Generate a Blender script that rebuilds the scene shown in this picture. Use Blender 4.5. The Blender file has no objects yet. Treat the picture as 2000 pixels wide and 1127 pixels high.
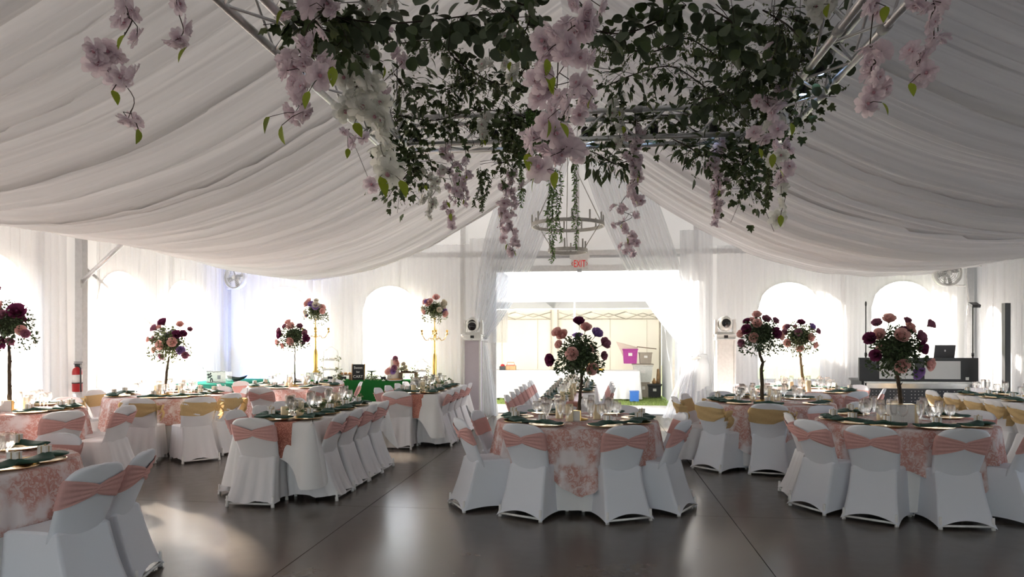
import bpy, math, random
import numpy as np
from mathutils import Vector, Matrix, Euler
S = bpy.context.scene
COL = S.collection
PI = math.pi
# ------------------------------------------------------------------ camera, sky, sun, exposure
F = 1390.0; HZ = 665.0; CAMZ = 1.54; YAW = math.atan(165/1390)
cam = bpy.data.cameras.new('camera'); camo = bpy.data.objects.new('camera', cam); COL.objects.link(camo)
camo.location = (0, 0, CAMZ); camo.rotation_euler = (PI/2, 0, YAW)
cam.sensor_width = 36; cam.lens = F/2000*36; cam.shift_y = (HZ-563.5)/2000; cam.clip_end = 300
S.camera = camo
S.view_settings.view_transform = 'Standard'; S.view_settings.look = 'None'
S.view_settings.gamma = 1; S.view_settings.use_curve_mapping = False
S.view_settings.exposure = 0.6
SUN_EL = math.radians(21)
w = bpy.data.worlds.new('sky'); S.world = w; w.use_nodes = True
nt = w.node_tree; nt.nodes.clear()
sky = nt.nodes.new('ShaderNodeTexSky'); sky.sky_type = 'NISHITA'; sky.sun_disc = False
sky.sun_elevation = SUN_EL; sky.sun_rotation = math.radians(-54); sky.air_density = 1.0; sky.dust_density = 1.0
hs = nt.nodes.new('ShaderNodeHueSaturation'); hs.inputs['Saturation'].default_value = .5
bg = nt.nodes.new('ShaderNodeBackground'); bg.inputs['Strength'].default_value = 0.8
wo = nt.nodes.new('ShaderNodeOutputWorld')
nt.links.new(sky.outputs[0], hs.inputs['Color']); nt.links.new(hs.outputs[0], bg.inputs['Color']); nt.links.new(bg.outputs[0], wo.inputs[0])
sl = bpy.data.lights.new('sun', 'SUN'); sl.energy = 28; sl.angle = math.radians(1.2); sl.color = (1, .92, .80)
so = bpy.data.objects.new('sun', sl); COL.objects.link(so)
so.rotation_euler = Vector((.81*math.cos(SUN_EL), -.58*math.cos(SUN_EL), -math.sin(SUN_EL))).to_track_quat('-Z', 'Y').to_euler()

# ------------------------------------------------------------------ helpers
def P(px, py, d):                       # a photograph pixel at depth d becomes a point of the room
    a = (px-1000)/F*d
    return Vector((a*math.cos(YAW)-d*math.sin(YAW), a*math.sin(YAW)+d*math.cos(YAW), CAMZ+(HZ-py)/F*d))
class MB:
    def __init__(s): s.v = []; s.f = []
    def add(s, vs, fs):
        n = len(s.v); s.v += [tuple(x) for x in vs]; s.f += [tuple(i+n for i in q) for q in fs]
    def box(s, c, d, rz=0, M=None):
        x, y, z = d[0]/2, d[1]/2, d[2]/2
        vs = [Vector(q) for q in ((-x,-y,-z),(x,-y,-z),(x,y,-z),(-x,y,-z),(-x,-y,z),(x,-y,z),(x,y,z),(-x,y,z))]
        R = M if M else Matrix.Rotation(rz, 3, 'Z')
        s.add([R @ q + Vector(c) for q in vs], [(0,3,2,1),(4,5,6,7),(0,1,5,4),(1,2,6,5),(2,3,7,6),(3,0,4,7)]); return s
    def tube(s, pts, r, seg=8, cap=True, closed=False):
        pts = [Vector(p) for p in pts]; n = len(pts)
        rs = r if isinstance(r, (list, tuple)) else [r]*n
        t0 = (pts[1]-pts[0]).normalized(); a = t0.orthogonal().normalized(); rings = []
        for i in range(n):
            t = (pts[min(i+1, n-1)]-pts[max(i-1, 0)]) if not closed else (pts[(i+1) % n]-pts[i-1])
            if t.length < 1e-9: t = t0
            t = t.normalized(); a = (a-t*a.dot(t)).normalized(); b = t.cross(a)
            rings.append([pts[i]+(a*math.cos(k*2*PI/seg)+b*math.sin(k*2*PI/seg))*rs[i] for k in range(seg)])
        vs = [q for R in rings for q in R]; fs = []
        for i in range(n if closed else n-1):
            j = (i+1) % n
            for k in range(seg): fs.append((i*seg+k, i*seg+(k+1) % seg, j*seg+(k+1) % seg, j*seg+k))
        if cap and not closed: fs += [tuple(range(seg))[::-1], tuple((n-1)*seg+k for k in range(seg))]
        s.add(vs, fs); return s
    def lathe(s, prof, seg=16, c=(0,0,0), cap=True):
        c = Vector(c); vs = []; fs = []; n = len(prof)
        for r, z in prof:
            for k in range(seg): vs.append(c+Vector((r*math.cos(2*PI*k/seg), r*math.sin(2*PI*k/seg), z)))
        for i in range(n-1):
            for k in range(seg): fs.append((i*seg+k, i*seg+(k+1) % seg, (i+1)*seg+(k+1) % seg, (i+1)*seg+k))
        if cap: fs += [tuple(range(seg))[::-1], tuple((n-1)*seg+k for k in range(seg))]
        s.add(vs, fs); return s
    def grid(s, G, cu=False, cv=False):
        n = len(G); m = len(G[0]); vs = [q for R in G for q in R]; fs = []
        for i in range(n if cu else n-1):
            for j in range(m if cv else m-1):
                fs.append((i*m+j, ((i+1) % n)*m+j, ((i+1) % n)*m+(j+1) % m, i*m+(j+1) % m))
        s.add(vs, fs); return s
    def ell(s, c, r, seg=10, rings=6, M=None):
        c = Vector(c); G = []
        for i in range(rings+1):
            a = PI*i/rings; R = []
            for k in range(seg):
                q = Vector((r[0]*math.sin(a)*math.cos(2*PI*k/seg), r[1]*math.sin(a)*math.sin(2*PI*k/seg), r[2]*math.cos(a)))
                R.append(c+(M @ q if M else q))
            G.append(R)
        s.grid(G, cv=True); return s
    def mesh(s, name, mat, smooth=True):
        me = bpy.data.meshes.new(name); me.from_pydata(s.v, [], s.f)
        for m in (mat if isinstance(mat, list) else [mat]): me.materials.append(m)
        if smooth: me.polygons.foreach_set('use_smooth', [True]*len(me.polygons))
        me.update(); return me
    def build(s, name, mat, parent=None, smooth=True, loc=None):
        return link(name, s.mesh(name, mat, smooth), parent, loc)
def link(name, me, parent=None, loc=None):
    o = bpy.data.objects.new(name, me); COL.objects.link(o)
    if parent: o.parent = parent
    if loc is not None: o.location = loc
    return o
def sharp(o, deg=35):
    me = o.data
    try: me.set_sharp_from_angle(angle=math.radians(deg))
    except Exception: pass
    return o
def tag(o, label, cat, group=None, kind=None):
    if label: o['label'] = label
    if cat: o['category'] = cat
    if group: o['group'] = group
    if kind: o['kind'] = kind
    return o
def thing(name, label, cat, loc=(0,0,0), rz=0, group=None):
    o = bpy.data.objects.new(name, None); COL.objects.link(o); o.empty_display_size = .1
    o.location = loc; o.rotation_euler = (0, 0, rz); return tag(o, label, cat, group)
def tree_of(o): return (o, [tree_of(c) for c in o.children])
def dup(tr, loc, rz, label, group=None):
    def cp(t, par):
        c = t[0].copy(); COL.objects.link(c)
        if par: c.parent = par
        for ch in t[1]: cp(ch, c)
        return c
    r = cp(tr, None); r.location = loc; r.rotation_euler = (0, 0, rz); r['label'] = label
    if group: r['group'] = group
    return r
class Kind:                              # first placement uses the original, later ones are copies
    def __init__(s, root): s.root = root; s.first = True; s.tr = tree_of(root)
    def place(s, loc, rz, label, group=None):
        if s.first:
            s.first = False; o = s.root; o.location = loc; o.rotation_euler = (0, 0, rz); o['label'] = label
            if group: o['group'] = group
            return o
        return dup(s.tr, loc, rz, label, group)
def struct(o, label): return tag(o, label, None, kind='structure')

# ------------------------------------------------------------------ materials
def new_mat(name):
    m = bpy.data.materials.new(name); m.use_nodes = True; nt = m.node_tree; nt.nodes.clear()
    out = nt.nodes.new('ShaderNodeOutputMaterial'); return m, nt, out
def mat(name, col, rough=.6, metal=0, var=0.06, scale=20, bump=0, bscale=60, emit=None, spec=.5):
    m, nt, out = new_mat(name); N = nt.nodes; L = nt.links
    b = N.new('ShaderNodeBsdfPrincipled'); L.new(b.outputs[0], out.inputs[0])
    b.inputs['Roughness'].default_value = rough; b.inputs['Metallic'].default_value = metal
    b.inputs['Specular IOR Level'].default_value = spec
    tc = N.new('ShaderNodeTexCoord')
    if var:
        n = N.new('ShaderNodeTexNoise'); n.inputs['Scale'].default_value = scale; n.inputs['Detail'].default_value = 3
        L.new(tc.outputs['Object'], n.inputs['Vector'])
        r = N.new('ShaderNodeValToRGB'); c0 = [max(0, c*(1-var)) for c in col]; c1 = [min(1, c*(1+var)) for c in col]
        r.color_ramp.elements[0].position = .3; r.color_ramp.elements[1].position = .7
        r.color_ramp.elements[0].color = (*c0, 1); r.color_ramp.elements[1].color = (*c1, 1)
        L.new(n.outputs['Fac'], r.inputs['Fac']); L.new(r.outputs['Color'], b.inputs['Base Color'])
    else: b.inputs['Base Color'].default_value = (*col, 1)
    if bump:
        n2 = N.new('ShaderNodeTexNoise'); n2.inputs['Scale'].default_value = bscale; L.new(tc.outputs['Object'], n2.inputs['Vector'])
        bp = N.new('ShaderNodeBump'); bp.inputs['Strength'].default_value = bump; bp.inputs['Distance'].default_value = .01
        L.new(n2.outputs['Fac'], bp.inputs['Height']); L.new(bp.outputs[0], b.inputs['Normal'])
    if emit: b.inputs['Emission Color'].default_value = (*emit[0], 1); b.inputs['Emission Strength'].default_value = emit[1]
    return m
def cloth(name, col, trans=.0, sheer=.0, scale=150, var=.04):
    m, nt, out = new_mat(name); N = nt.nodes; L = nt.links
    tc = N.new('ShaderNodeTexCoord'); n = N.new('ShaderNodeTexNoise'); n.inputs['Scale'].default_value = scale
    L.new(tc.outputs['Object'], n.inputs['Vector'])
    r = N.new('ShaderNodeValToRGB'); r.color_ramp.elements[0].color = (*[c*(1-var) for c in col], 1); r.color_ramp.elements[1].color = (*[min(1, c*(1+var)) for c in col], 1)
    L.new(n.outputs['Fac'], r.inputs['Fac'])
    d = N.new('ShaderNodeBsdfDiffuse'); L.new(r.outputs[0], d.inputs['Color']); cur = d
    if trans:
        t = N.new('ShaderNodeBsdfTranslucent'); L.new(r.outputs[0], t.inputs['Color'])
        x = N.new('ShaderNodeMixShader'); x.inputs[0].default_value = trans; L.new(cur.outputs[0], x.inputs[1]); L.new(t.outputs[0], x.inputs[2]); cur = x
    if sheer:
        t = N.new('ShaderNodeBsdfTransparent'); x = N.new('ShaderNodeMixShader')
        x.inputs[0].default_value = sheer; L.new(cur.outputs[0], x.inputs[1]); L.new(t.outputs[0], x.inputs[2]); cur = x
    L.new(cur.outputs[0], out.inputs[0]); return m
def glassy(name, refl=.1, tint=(1, 1, 1)):
    m, nt, out = new_mat(name); N = nt.nodes; L = nt.links
    t = N.new('ShaderNodeBsdfTransparent'); t.inputs[0].default_value = (*tint, 1)
    g = N.new('ShaderNodeBsdfGlossy'); g.inputs['Roughness'].default_value = .04
    lw = N.new('ShaderNodeLayerWeight'); lw.inputs['Blend'].default_value = .35
    ma = N.new('ShaderNodeMath'); ma.operation = 'MULTIPLY_ADD'; ma.inputs[1].default_value = .55 if refl > .05 else .2; ma.inputs[2].default_value = refl
    L.new(lw.outputs['Facing'], ma.inputs[0])
    x = N.new('ShaderNodeMixShader'); L.new(ma.outputs[0], x.inputs[0]); L.new(t.outputs[0], x.inputs[1]); L.new(g.outputs[0], x.inputs[2]); L.new(x.outputs[0], out.inputs[0]); return m
def crystal():
    m, nt, out = new_mat('drinking_glass'); b = nt.nodes.new('ShaderNodeBsdfPrincipled'); b.inputs['Roughness'].default_value = 0; b.inputs['IOR'].default_value = 1.45; b.inputs['Transmission Weight'].default_value = 1; b.inputs['Base Color'].default_value = (1, 1, 1, 1)
    t = nt.nodes.new('ShaderNodeBsdfTransparent'); x = nt.nodes.new('ShaderNodeMixShader'); x.inputs[0].default_value = .68
    nt.links.new(b.outputs[0], x.inputs[1]); nt.links.new(t.outputs[0], x.inputs[2]); nt.links.new(x.outputs[0], out.inputs[0]); return m
def liner_mat():
    m = cloth('ceiling_liner_cloth', (.86, .842, .835), .3, 0, 1, .09); nt = m.node_tree
    mp = nt.nodes.new('ShaderNodeMapping'); mp.inputs['Scale'].default_value = (.12, 14, .1)  # streaks in the colour imitate light varying through the folded layers
    tc = [n for n in nt.nodes if n.type == 'TEX_COORD'][0]; ns = [n for n in nt.nodes if n.type == 'TEX_NOISE'][0]; ns.inputs['Detail'].default_value = 5
    nt.links.new(tc.outputs['Object'], mp.inputs['Vector']); nt.links.new(mp.outputs[0], ns.inputs['Vector'])
    rp = [n for n in nt.nodes if n.type == 'VALTORGB'][0]; rp.color_ramp.elements[0].position = .35; rp.color_ramp.elements[1].position = .65; return m
def coral_mat():
    m, nt, out = new_mat('coral_lace'); N = nt.nodes; L = nt.links
    tc = N.new('ShaderNodeTexCoord')
    n1 = N.new('ShaderNodeTexNoise'); n1.inputs['Scale'].default_value = 5.5; n1.inputs['Detail'].default_value = 2; L.new(tc.outputs['Object'], n1.inputs['Vector'])
    r1 = N.new('ShaderNodeValToRGB'); r1.color_ramp.elements[0].position = .38; r1.color_ramp.elements[1].position = .54; L.new(n1.outputs['Fac'], r1.inputs['Fac'])
    n2 = N.new('ShaderNodeTexNoise'); n2.inputs['Scale'].default_value = 22; n2.inputs['Detail'].default_value = 4; n2.inputs['Distortion'].default_value = 1.2; L.new(tc.outputs['Object'], n2.inputs['Vector'])
    r2 = N.new('ShaderNodeValToRGB'); e = r2.color_ramp.elements; e[0].position = .40; e[0].color = (.12,)*3+(1,); e[1].position = .60; e[1].color = (.25,)*3+(1,)
    k = r2.color_ramp.elements.new(.5); k.color = (1, 1, 1, 1); L.new(n2.outputs['Fac'], r2.inputs['Fac'])
    mu = N.new('ShaderNodeMath'); mu.operation = 'MULTIPLY'; L.new(r1.outputs[0], mu.inputs[0]); L.new(r2.outputs[0], mu.inputs[1])
    ad = N.new('ShaderNodeMath'); ad.operation = 'MULTIPLY_ADD'; ad.inputs[1].default_value = .28; ad.use_clamp = True; L.new(r1.outputs[0], ad.inputs[0]); L.new(mu.outputs[0], ad.inputs[2])
    mx = N.new('ShaderNodeMix'); mx.data_type = 'RGBA'; mx.inputs['A'].default_value = (.74, .68, .68, 1); mx.inputs['B'].default_value = (.53, .28, .24, 1)
    L.new(ad.outputs[0], mx.inputs['Factor']); d = N.new('ShaderNodeBsdfDiffuse'); L.new(mx.outputs['Result'], d.inputs['Color']); L.new(d.outputs[0], out.inputs[0]); return m
def floor_mat():
    m, nt, out = new_mat('polished_concrete'); N = nt.nodes; L = nt.links
    tc = N.new('ShaderNodeTexCoord')
    n1 = N.new('ShaderNodeTexNoise'); n1.inputs['Scale'].default_value = 1.6; n1.inputs['Detail'].default_value = 10; n1.inputs['Roughness'].default_value = .65; L.new(tc.outputs['Object'], n1.inputs['Vector'])
    r = N.new('ShaderNodeValToRGB'); r.color_ramp.elements[0].position = .3; r.color_ramp.elements[1].position = .75
    r.color_ramp.elements[0].color = (.064, .052, .042, 1); r.color_ramp.elements[1].color = (.130, .106, .084, 1); L.new(n1.outputs['Fac'], r.inputs['Fac'])
    b = N.new('ShaderNodeBsdfPrincipled'); L.new(r.outputs[0], b.inputs['Base Color'])
    n2 = N.new('ShaderNodeTexNoise'); n2.inputs['Scale'].default_value = 9; n2.inputs['Detail'].default_value = 9; L.new(tc.outputs['Object'], n2.inputs['Vector'])
    mr = N.new('ShaderNodeMapRange'); mr.inputs['To Min'].default_value = .20; mr.inputs['To Max'].default_value = .30; L.new(n2.outputs['Fac'], mr.inputs['Value']); L.new(mr.outputs[0], b.inputs['Roughness'])
    bp = N.new('ShaderNodeBump'); bp.inputs['Strength'].default_value = .05; bp.inputs['Distance'].default_value = .01; L.new(n2.outputs['Fac'], bp.inputs['Height']); L.new(bp.outputs[0], b.inputs['Normal'])
    b.inputs['Specular IOR Level'].default_value = .7
    L.new(b.outputs[0], out.inputs[0]); return m
M = {}
M['floor'] = floor_mat(); M['joint'] = mat('dark_joint', (.02, .018, .016), .8)
M['vinyl'] = cloth('white_tent_vinyl', (.79, .785, .79), .030, 0, 3)
M['roof'] = cloth('white_roof_vinyl', (.78, .775, .775), .06, 0, 3)
M['liner'] = liner_mat()
M['sheer'] = cloth('sheer_white_voile', (.82, .81, .815), .27, .58, 60)
M['sheer2'] = cloth('denser_white_voile', (.85, .86, .885), .45, .36, 60)
M['pane'] = glassy('clear_vinyl_pane', .02)
M['glass'] = glassy('clear_acrylic', .10, (.97, .98, .98)); M['crystal'] = crystal()
M['alu'] = mat('brushed_aluminium', (.82, .82, .84), .42, 1, .05, 30)
M['post'] = mat('grey_tent_post', (.52, .52, .53), .45, .1)
M['white_paint'] = mat('white_painted_metal', (.78, .77, .76), .45)
M['cover'] = cloth('white_chair_cover', (.75, .765, .82), 0, 0, 200, .03)
M['cream_cover'] = cloth('white_cotton_cover', (.79, .78, .80), .05, 0, 200, .03)
M['pink'] = cloth('dusty_pink_satin', (.64, .37, .345), 0, 0, 60, .08)
M['gold_cloth'] = cloth('gold_satin', (.60, .43, .22), 0, 0, 60, .1)
M['cloth'] = cloth('white_table_linen', (.82, .81, .81), .06, 0, 150, .03)
M['coral'] = coral_mat()
M['green_napkin'] = mat('dark_green_napkin', (.012, .055, .038), .75, 0, .2, 40)
M['gold'] = mat('gold_metal', (.75, .50, .16), .28, 1, .08, 20)
M['charger'] = mat('gold_charger', (.80, .58, .30), .22, 1, .06, 20)
M['box'] = mat('white_card', (.74, .72, .70), .7)
M['twine'] = mat('jute_twine', (.45, .33, .18), .9)
M['candle'] = mat('ivory_wax', (.80, .66, .42), .55, 0, .05, 15)
M['black'] = mat('matte_black', (.018, .018, .02), .5)
M['darkmetal'] = mat('dark_grey_metal', (.06, .06, .065), .45, .5)
M['bark'] = mat('brown_bark', (.062, .042, .026), .9, 0, .4, 40, .5, 60)
M['palebark'] = mat('pale_bark', (.30, .20, .10), .9, 0, .3, 40, .5, 60)
M['leaf'] = mat('dark_green_leaf', (.090, .135, .045), .5, 0, .35, 6)
M['treeleaf'] = mat('deep_green_leaf', (.050, .085, .030), .5, 0, .35, 6)
M['leaf2'] = mat('olive_leaf', (.135, .17, .06), .5, 0, .35, 6)
M['euca'] = mat('eucalyptus_leaf', (.095, .13, .07), .55, 0, .3, 5)
M['lime'] = mat('lime_green_leaf', (.34, .42, .02), .5, 0, .25, 8)
M['vine'] = mat('fresh_green_vine', (.17, .31, .08), .5, 0, .3, 8)
M['twig'] = mat('dark_twig', (.045, .03, .022), .85)
M['blossom'] = cloth('pink_blossom', (.95, .82, .87), .5, 0, 30, .12)
M['wblossom'] = cloth('white_blossom', (.92, .92, .88), .5, 0, 30, .06)
M['eye'] = mat('blossom_centre', (.62, .32, .38), .8)
M['blush'] = cloth('blush_rose', (.88, .56, .53), .4, 0, 30, .1)
M['plum'] = cloth('plum_rose', (.20, .04, .11), .3, 0, 30, .2)
M['lilac'] = cloth('lilac_rose', (.40, .25, .58), .3, 0, 30, .15)
M['mauve'] = cloth('mauve_rose', (.42, .18, .27), .3, 0, 30, .15)
M['ivory'] = cloth('ivory_rose', (.80, .74, .62), .2, 0, 30, .06)
# ------------------------------------------------------------------ room shell
XL, XR, XC, YE, YB = -8.0, 7.15, -.4, 14.6, -7.0
EAVE, RIDGE = 3.38, 6.35
fl = struct(MB().box((XC, (YE+YB)/2+.8, -.035), (XR-XL+.3, YE-YB+1.6, .05)).build('floor', M['joint'], smooth=False), 'brown grey polished concrete floor scored into large slabs')
xs = [XL-.1, -5.36, -2.1, 1.16, 4.42, XR+.1]; ys = [YB, -3.38, -.12, 3.14, 6.40, 9.66, 12.92, YE+.25]
for i in range(5):
    for j in range(7):
        g = .006; m = MB().box(((xs[i]+xs[i+1])/2, (ys[j]+ys[j+1])/2, -.006), (xs[i+1]-xs[i]-g, ys[j+1]-ys[j]-g, .012))
        o = m.build('slab', M['floor'], fl, smooth=False)
def arch(u, w, zt):
    r = w/2; return zt-r*.9+r*.9*math.sqrt(max(0, 1-(u/r)**2))
def wall_sheet(name, A, B, wins, top, z0=0, label='', doors=()):
    A = Vector(A); B = Vector(B); L = (B-A).length; d = (B-A)/L; m = MB()
    top = top if callable(top) else (lambda s, t=top: t)
    def quad(s0, s1, a0, a1, b0, b1):
        p = [A+d*s0, A+d*s1, A+d*s1, A+d*s0]; z = [a0, a1, b1, b0]
        m.add([(q.x, q.y, zz) for q, zz in zip(p, z)], [(0, 1, 2, 3)])
    cuts = sorted([(c-w/2, c+w/2, w, zb, zt, False) for c, w, zb, zt in wins]+[(a, b, b-a, -1, h, True) for a, b, h in doors]); s = 0
    def strip(s0, s1, f0, f1):
        n = max(1, int((s1-s0)/.8))
        for k in range(n):
            a = s0+(s1-s0)*k/n; b = s0+(s1-s0)*(k+1)/n; quad(a, b, f0(a), f0(b), f1(a), f1(b))
    for a, b, w, zb, zt, dr in cuts:
        strip(s, a, lambda q: z0, top)
        if dr: strip(a, b, lambda q: zt, top)
        else:
            n = 16; c = (a+b)/2; quad(a, b, z0, z0, zb, zb)
            for k in range(n):
                u0 = a+w*k/n; u1 = a+w*(k+1)/n
                quad(u0, u1, arch(u0-c, w, zt), arch(u1-c, w, zt), top(u0), top(u1))
        s = b
    strip(s, L, lambda q: z0, top)
    return struct(m.build(name, M['vinyl'], smooth=False), label)
roofz = lambda x: EAVE+(RIDGE-EAVE)*(1-abs(x-XC)/((XR-XL)/2+.02))
WZ0, WZ1, WW = .78, 2.72, 1.2
LW = [13.05, 11.2, 8.6, 6.7]; RW = [11.2, 8.6, 6.7]
EW = [-6.65, -4.33, 3.77, 5.9]
wall_sheet('wall_left', (XL, YB, 0), (XL, YE, 0), [(y-YB, WW, WZ0, WZ1) for y in LW], EAVE, label='white vinyl tent sidewall with arched clear windows on the left')
wall_sheet('wall_right', (XR, YB, 0), (XR, YE, 0), [(y-YB, WW, WZ0, WZ1) for y in RW], EAVE, label='white vinyl tent sidewall on the right behind sheer curtains')
DX0, DX1, DH = -2.05, 1.64, 2.95
wall_sheet('wall_end', (XL, YE, 0), (XR, YE, 0), [(x-XL, WW-.05, WZ0, WZ1-.02) for x in EW], lambda s: roofz(XL+s), label='white gable end wall with doorway and four arched windows', doors=[(DX0-XL, DX1-XL, DH)])
wall_sheet('wall_back', (XL, YB, 0), (XR, YB, 0), [], lambda s: roofz(XL+s), label='white gable wall behind the camera', doors=[(5.2, 9.8, 2.95)])  # unseen opening, added and widened to bring sky light onto the foreground
wn = 0
def window(x, y, axis, zt, where):
    global wn; wn += 1; m = MB(); n = 14; fr = []
    for k in range(n+1):
        u = -WW/2+WW*k/n; fr.append((u, arch(u, WW, zt)))
    pts = [(-WW/2, WZ0)]+fr+[(WW/2, WZ0)]
    T = (lambda u, z: (x, y+u, z)) if axis == 'y' else (lambda u, z: (x+u, y, z))
    m.add([T(u, z) for u, z in pts], [tuple(range(len(pts)))])
    o = struct(m.build('window_%d' % wn, M['pane'], smooth=False), where)
    MB().tube([T(u, z) for u, z in pts], .014, 6, closed=True).build('window_frame', M['white_paint'], o)
ordw = ['rearmost', 'second from the rear', 'third from the rear', 'fourth from the rear', 'fifth from the rear', 'sixth', 'seventh', 'eighth', 'ninth']
for k, y in enumerate(LW): window(XL, y, 'y', WZ1, 'clear arched window in the left wall, %s' % ordw[k])
for k, y in enumerate(RW): window(XR, y, 'y', WZ1, 'clear arched window in the right wall, %s' % ordw[k])
for x, n in zip(EW, ('far left', 'left of the doorway', 'right of the doorway', 'far right')): window(x, YE, 'x', WZ1-.02, 'clear arched window in the end wall, %s' % n)
# roof
m = MB(); y0, y1 = YB-.2, YE+.2
m.add([(XL-.2, y0, EAVE-.05), (XC, y0, RIDGE+.02), (XC, y1, RIDGE+.02), (XL-.2, y1, EAVE-.05)], [(0, 1, 2, 3)])
m.add([(XR+.2, y0, EAVE-.05), (XR+.2, y1, EAVE-.05), (XC, y1, RIDGE+.02), (XC, y0, RIDGE+.02)], [(0, 1, 2, 3)])
struct(m.build('ceiling', M['roof'], smooth=False), 'white vinyl tent roof above the draped liner')
# ceiling liner: pleated swags from ridge to eave
LY1 = 13.95
KD = np.array([0, .5, 1.06, 1.7, 2.3, 3.0, 3.5, 4.5, 5.5, 6.5, 7.55]); KZ = np.array([5.42, 5.10, 4.66, 4.22, 3.86, 3.49, 3.27, 2.99, 2.87, 2.92, 3.13])
dd = np.linspace(0, 7.55, 400); zz = np.interp(dd, KD, KZ)
for _ in range(3): zz[8:-8] = np.convolve(zz, np.ones(17)/17, 'same')[8:-8]
ZZ = {-1: zz+np.where(dd > 5.2, (dd-5.2)/2.35, 0)**1.3*.16, 1: zz-np.where(dd > 5.6, (dd-5.6)/1.95, 0)**1.2*.11}
def liner_z(dist): return float(np.interp(dist, dd, zz))
rng = np.random.default_rng(5)
def liner(side, label):
    ny = 900; nx = 44
    Y = np.concatenate([np.linspace(-6.8, .8, 160), np.linspace(.8, LY1, ny)[1:]]); U = np.linspace(0, 1, nx); W = (XC-XL if side < 0 else XR-XC)-.06
    G = []; ph = rng.uniform(0, 6.28, 24)
    seams = np.cumsum(rng.uniform(.25, 1.0, 60))-7.5
    sa = rng.uniform(.05, .15, 61)
    pl = rng.uniform(.5, 1.4, 61); pp = rng.uniform(0, 6.28, 61)
    V = []
    for y in Y:
        yy = y+.06*np.sin(U*3+ph[0]+y*.8)+.015*np.sin(U*7+y*1.7+ph[1])
        i = np.searchsorted(seams, yy); i = np.clip(i, 1, 58)
        fr = (yy-seams[i-1])/np.maximum(seams[i]-seams[i-1], .05)
        off = sa[i]*(fr**1.5)*(1.2)
        g = .030*np.sin(yy*2*PI/.21*pl[i]+pp[i])+.014*np.sin(yy*2*PI/.093*pl[i]+pp[i]*2)+.007*np.sin(yy*2*PI/.051*pl[i]+pp[i]*3)+.03*np.sin(yy*2*PI/.63+ph[2]+U)
        env = .45+.55*np.sin(PI*np.clip(U, 0, 1))**.7
        z = np.interp(U*7.55, dd, ZZ[side])-off*env-np.maximum(g, -.02)*env
        sag = .05*np.sin(y*.9)*np.sin(PI*U)
        z = z-sag*0
        x = XC+side*U*W
        V.append(np.stack([x, np.full(nx, y), z], 1))
    V = np.array(V).reshape(-1, 3); n = len(Y)
    a = np.arange(n*nx).reshape(n, nx)
    q = np.stack([a[:-1, :-1], a[1:, :-1], a[1:, 1:], a[:-1, 1:]], -1).reshape(-1, 4)
    me = bpy.data.meshes.new('ceiling_drape'); me.from_pydata(V.tolist(), [], q.tolist()); me.materials.append(M['liner'])
    me.polygons.foreach_set('use_smooth', [True]*len(me.polygons)); o = link('ceiling_drape', me)
    # gathered hem along the end wall
    h = MB()
    for k in range(3):
        h.tube([(XC+side*u*W, LY1+.02+.02*k, float(np.interp(u*7.55, dd, ZZ[side]))-.045-.02*k+.012*math.sin(u*40+k)) for u in np.linspace(0, 1, 50)], .022, 6)
    h.build('gathered_hem', M['liner'], o)
    tag(o, label, 'ceiling drape')
liner(-1, 'pleated white fabric swags of the ceiling left of the ridge')
liner(1, 'pleated white fabric swags of the ceiling right of the ridge')
# end wall framing
k = 0
def trim(mb, label, ma='white_paint'):
    global k; k += 1; return struct(mb.build('trim_%d' % k, M[ma], smooth=False), label)
trim(MB().box((XC, YE-.06, 3.32), (XR-XL-.1, .08, .1)), 'white horizontal girt across the end wall')
trim(MB().box(((DX0+DX1)/2, YE-.06, DH+.06), (DX1-DX0+.2, .1, .12)), 'white door head beam under the exit sign')
trim(MB().box(((DX0+DX1)/2, YE-.07, 3.24), (DX1-DX0+.3, .06, .04)), 'grey strip above the door head', 'post')
for x, n in ((DX0-.05, 'left'), (DX1+.05, 'right')):
    trim(MB().box((x, YE-.06, DH/2), (.1, .1, DH)), 'white %s door post' % n)
for x, n in ((-2.75, 'left'), (1.98, 'right'), (XC, 'centre')):
    z0 = 3.4 if n == 'centre' else 0
    trim(MB().box((x, YE-.05, (z0+roofz(x))/2), (.1, .07, roofz(x)-z0-.1)), 'white upright of the gable frame, %s' % n)
trim(MB().box((3.35, YE-.05, 3.9), (.08, .06, 1.1)), 'short white upright above the girt on the right')
for x, y, n in ((XL+.1, 10.13, 'left wall beside the extinguisher'), (XL+.12, YE-.14, 'rear left corner'), (XR-.12, YE-.14, 'rear right corner'), (XL+.1, 5.5, 'left wall further forward'), (XR-.1, 10.13, 'right wall')):
    trim(MB().box((x, y, 1.6), (.12, .12, 3.2)), 'grey tent leg, %s' % n, 'post')
st = tag(MB().tube([(XL+.14, 10.06, 2.42), (XL+.85, 10.06, 3.03)], .035, 12).build('knee_brace', M['alu']), 'silver diagonal knee brace on the left wall post under the swags', 'brace')
MB().box((XL+.15, 10.06, 2.41), (.06, .1, .12)).build('bracket', M['post'], st, False)
o = tag(MB().tube([(XL+.05, 10.13, 2.75), (XL+.05, 14.5, .55)], .02, 8).build('guy_brace', M['post']), 'diagonal brace along the left wall seen through the window', 'brace')
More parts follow.
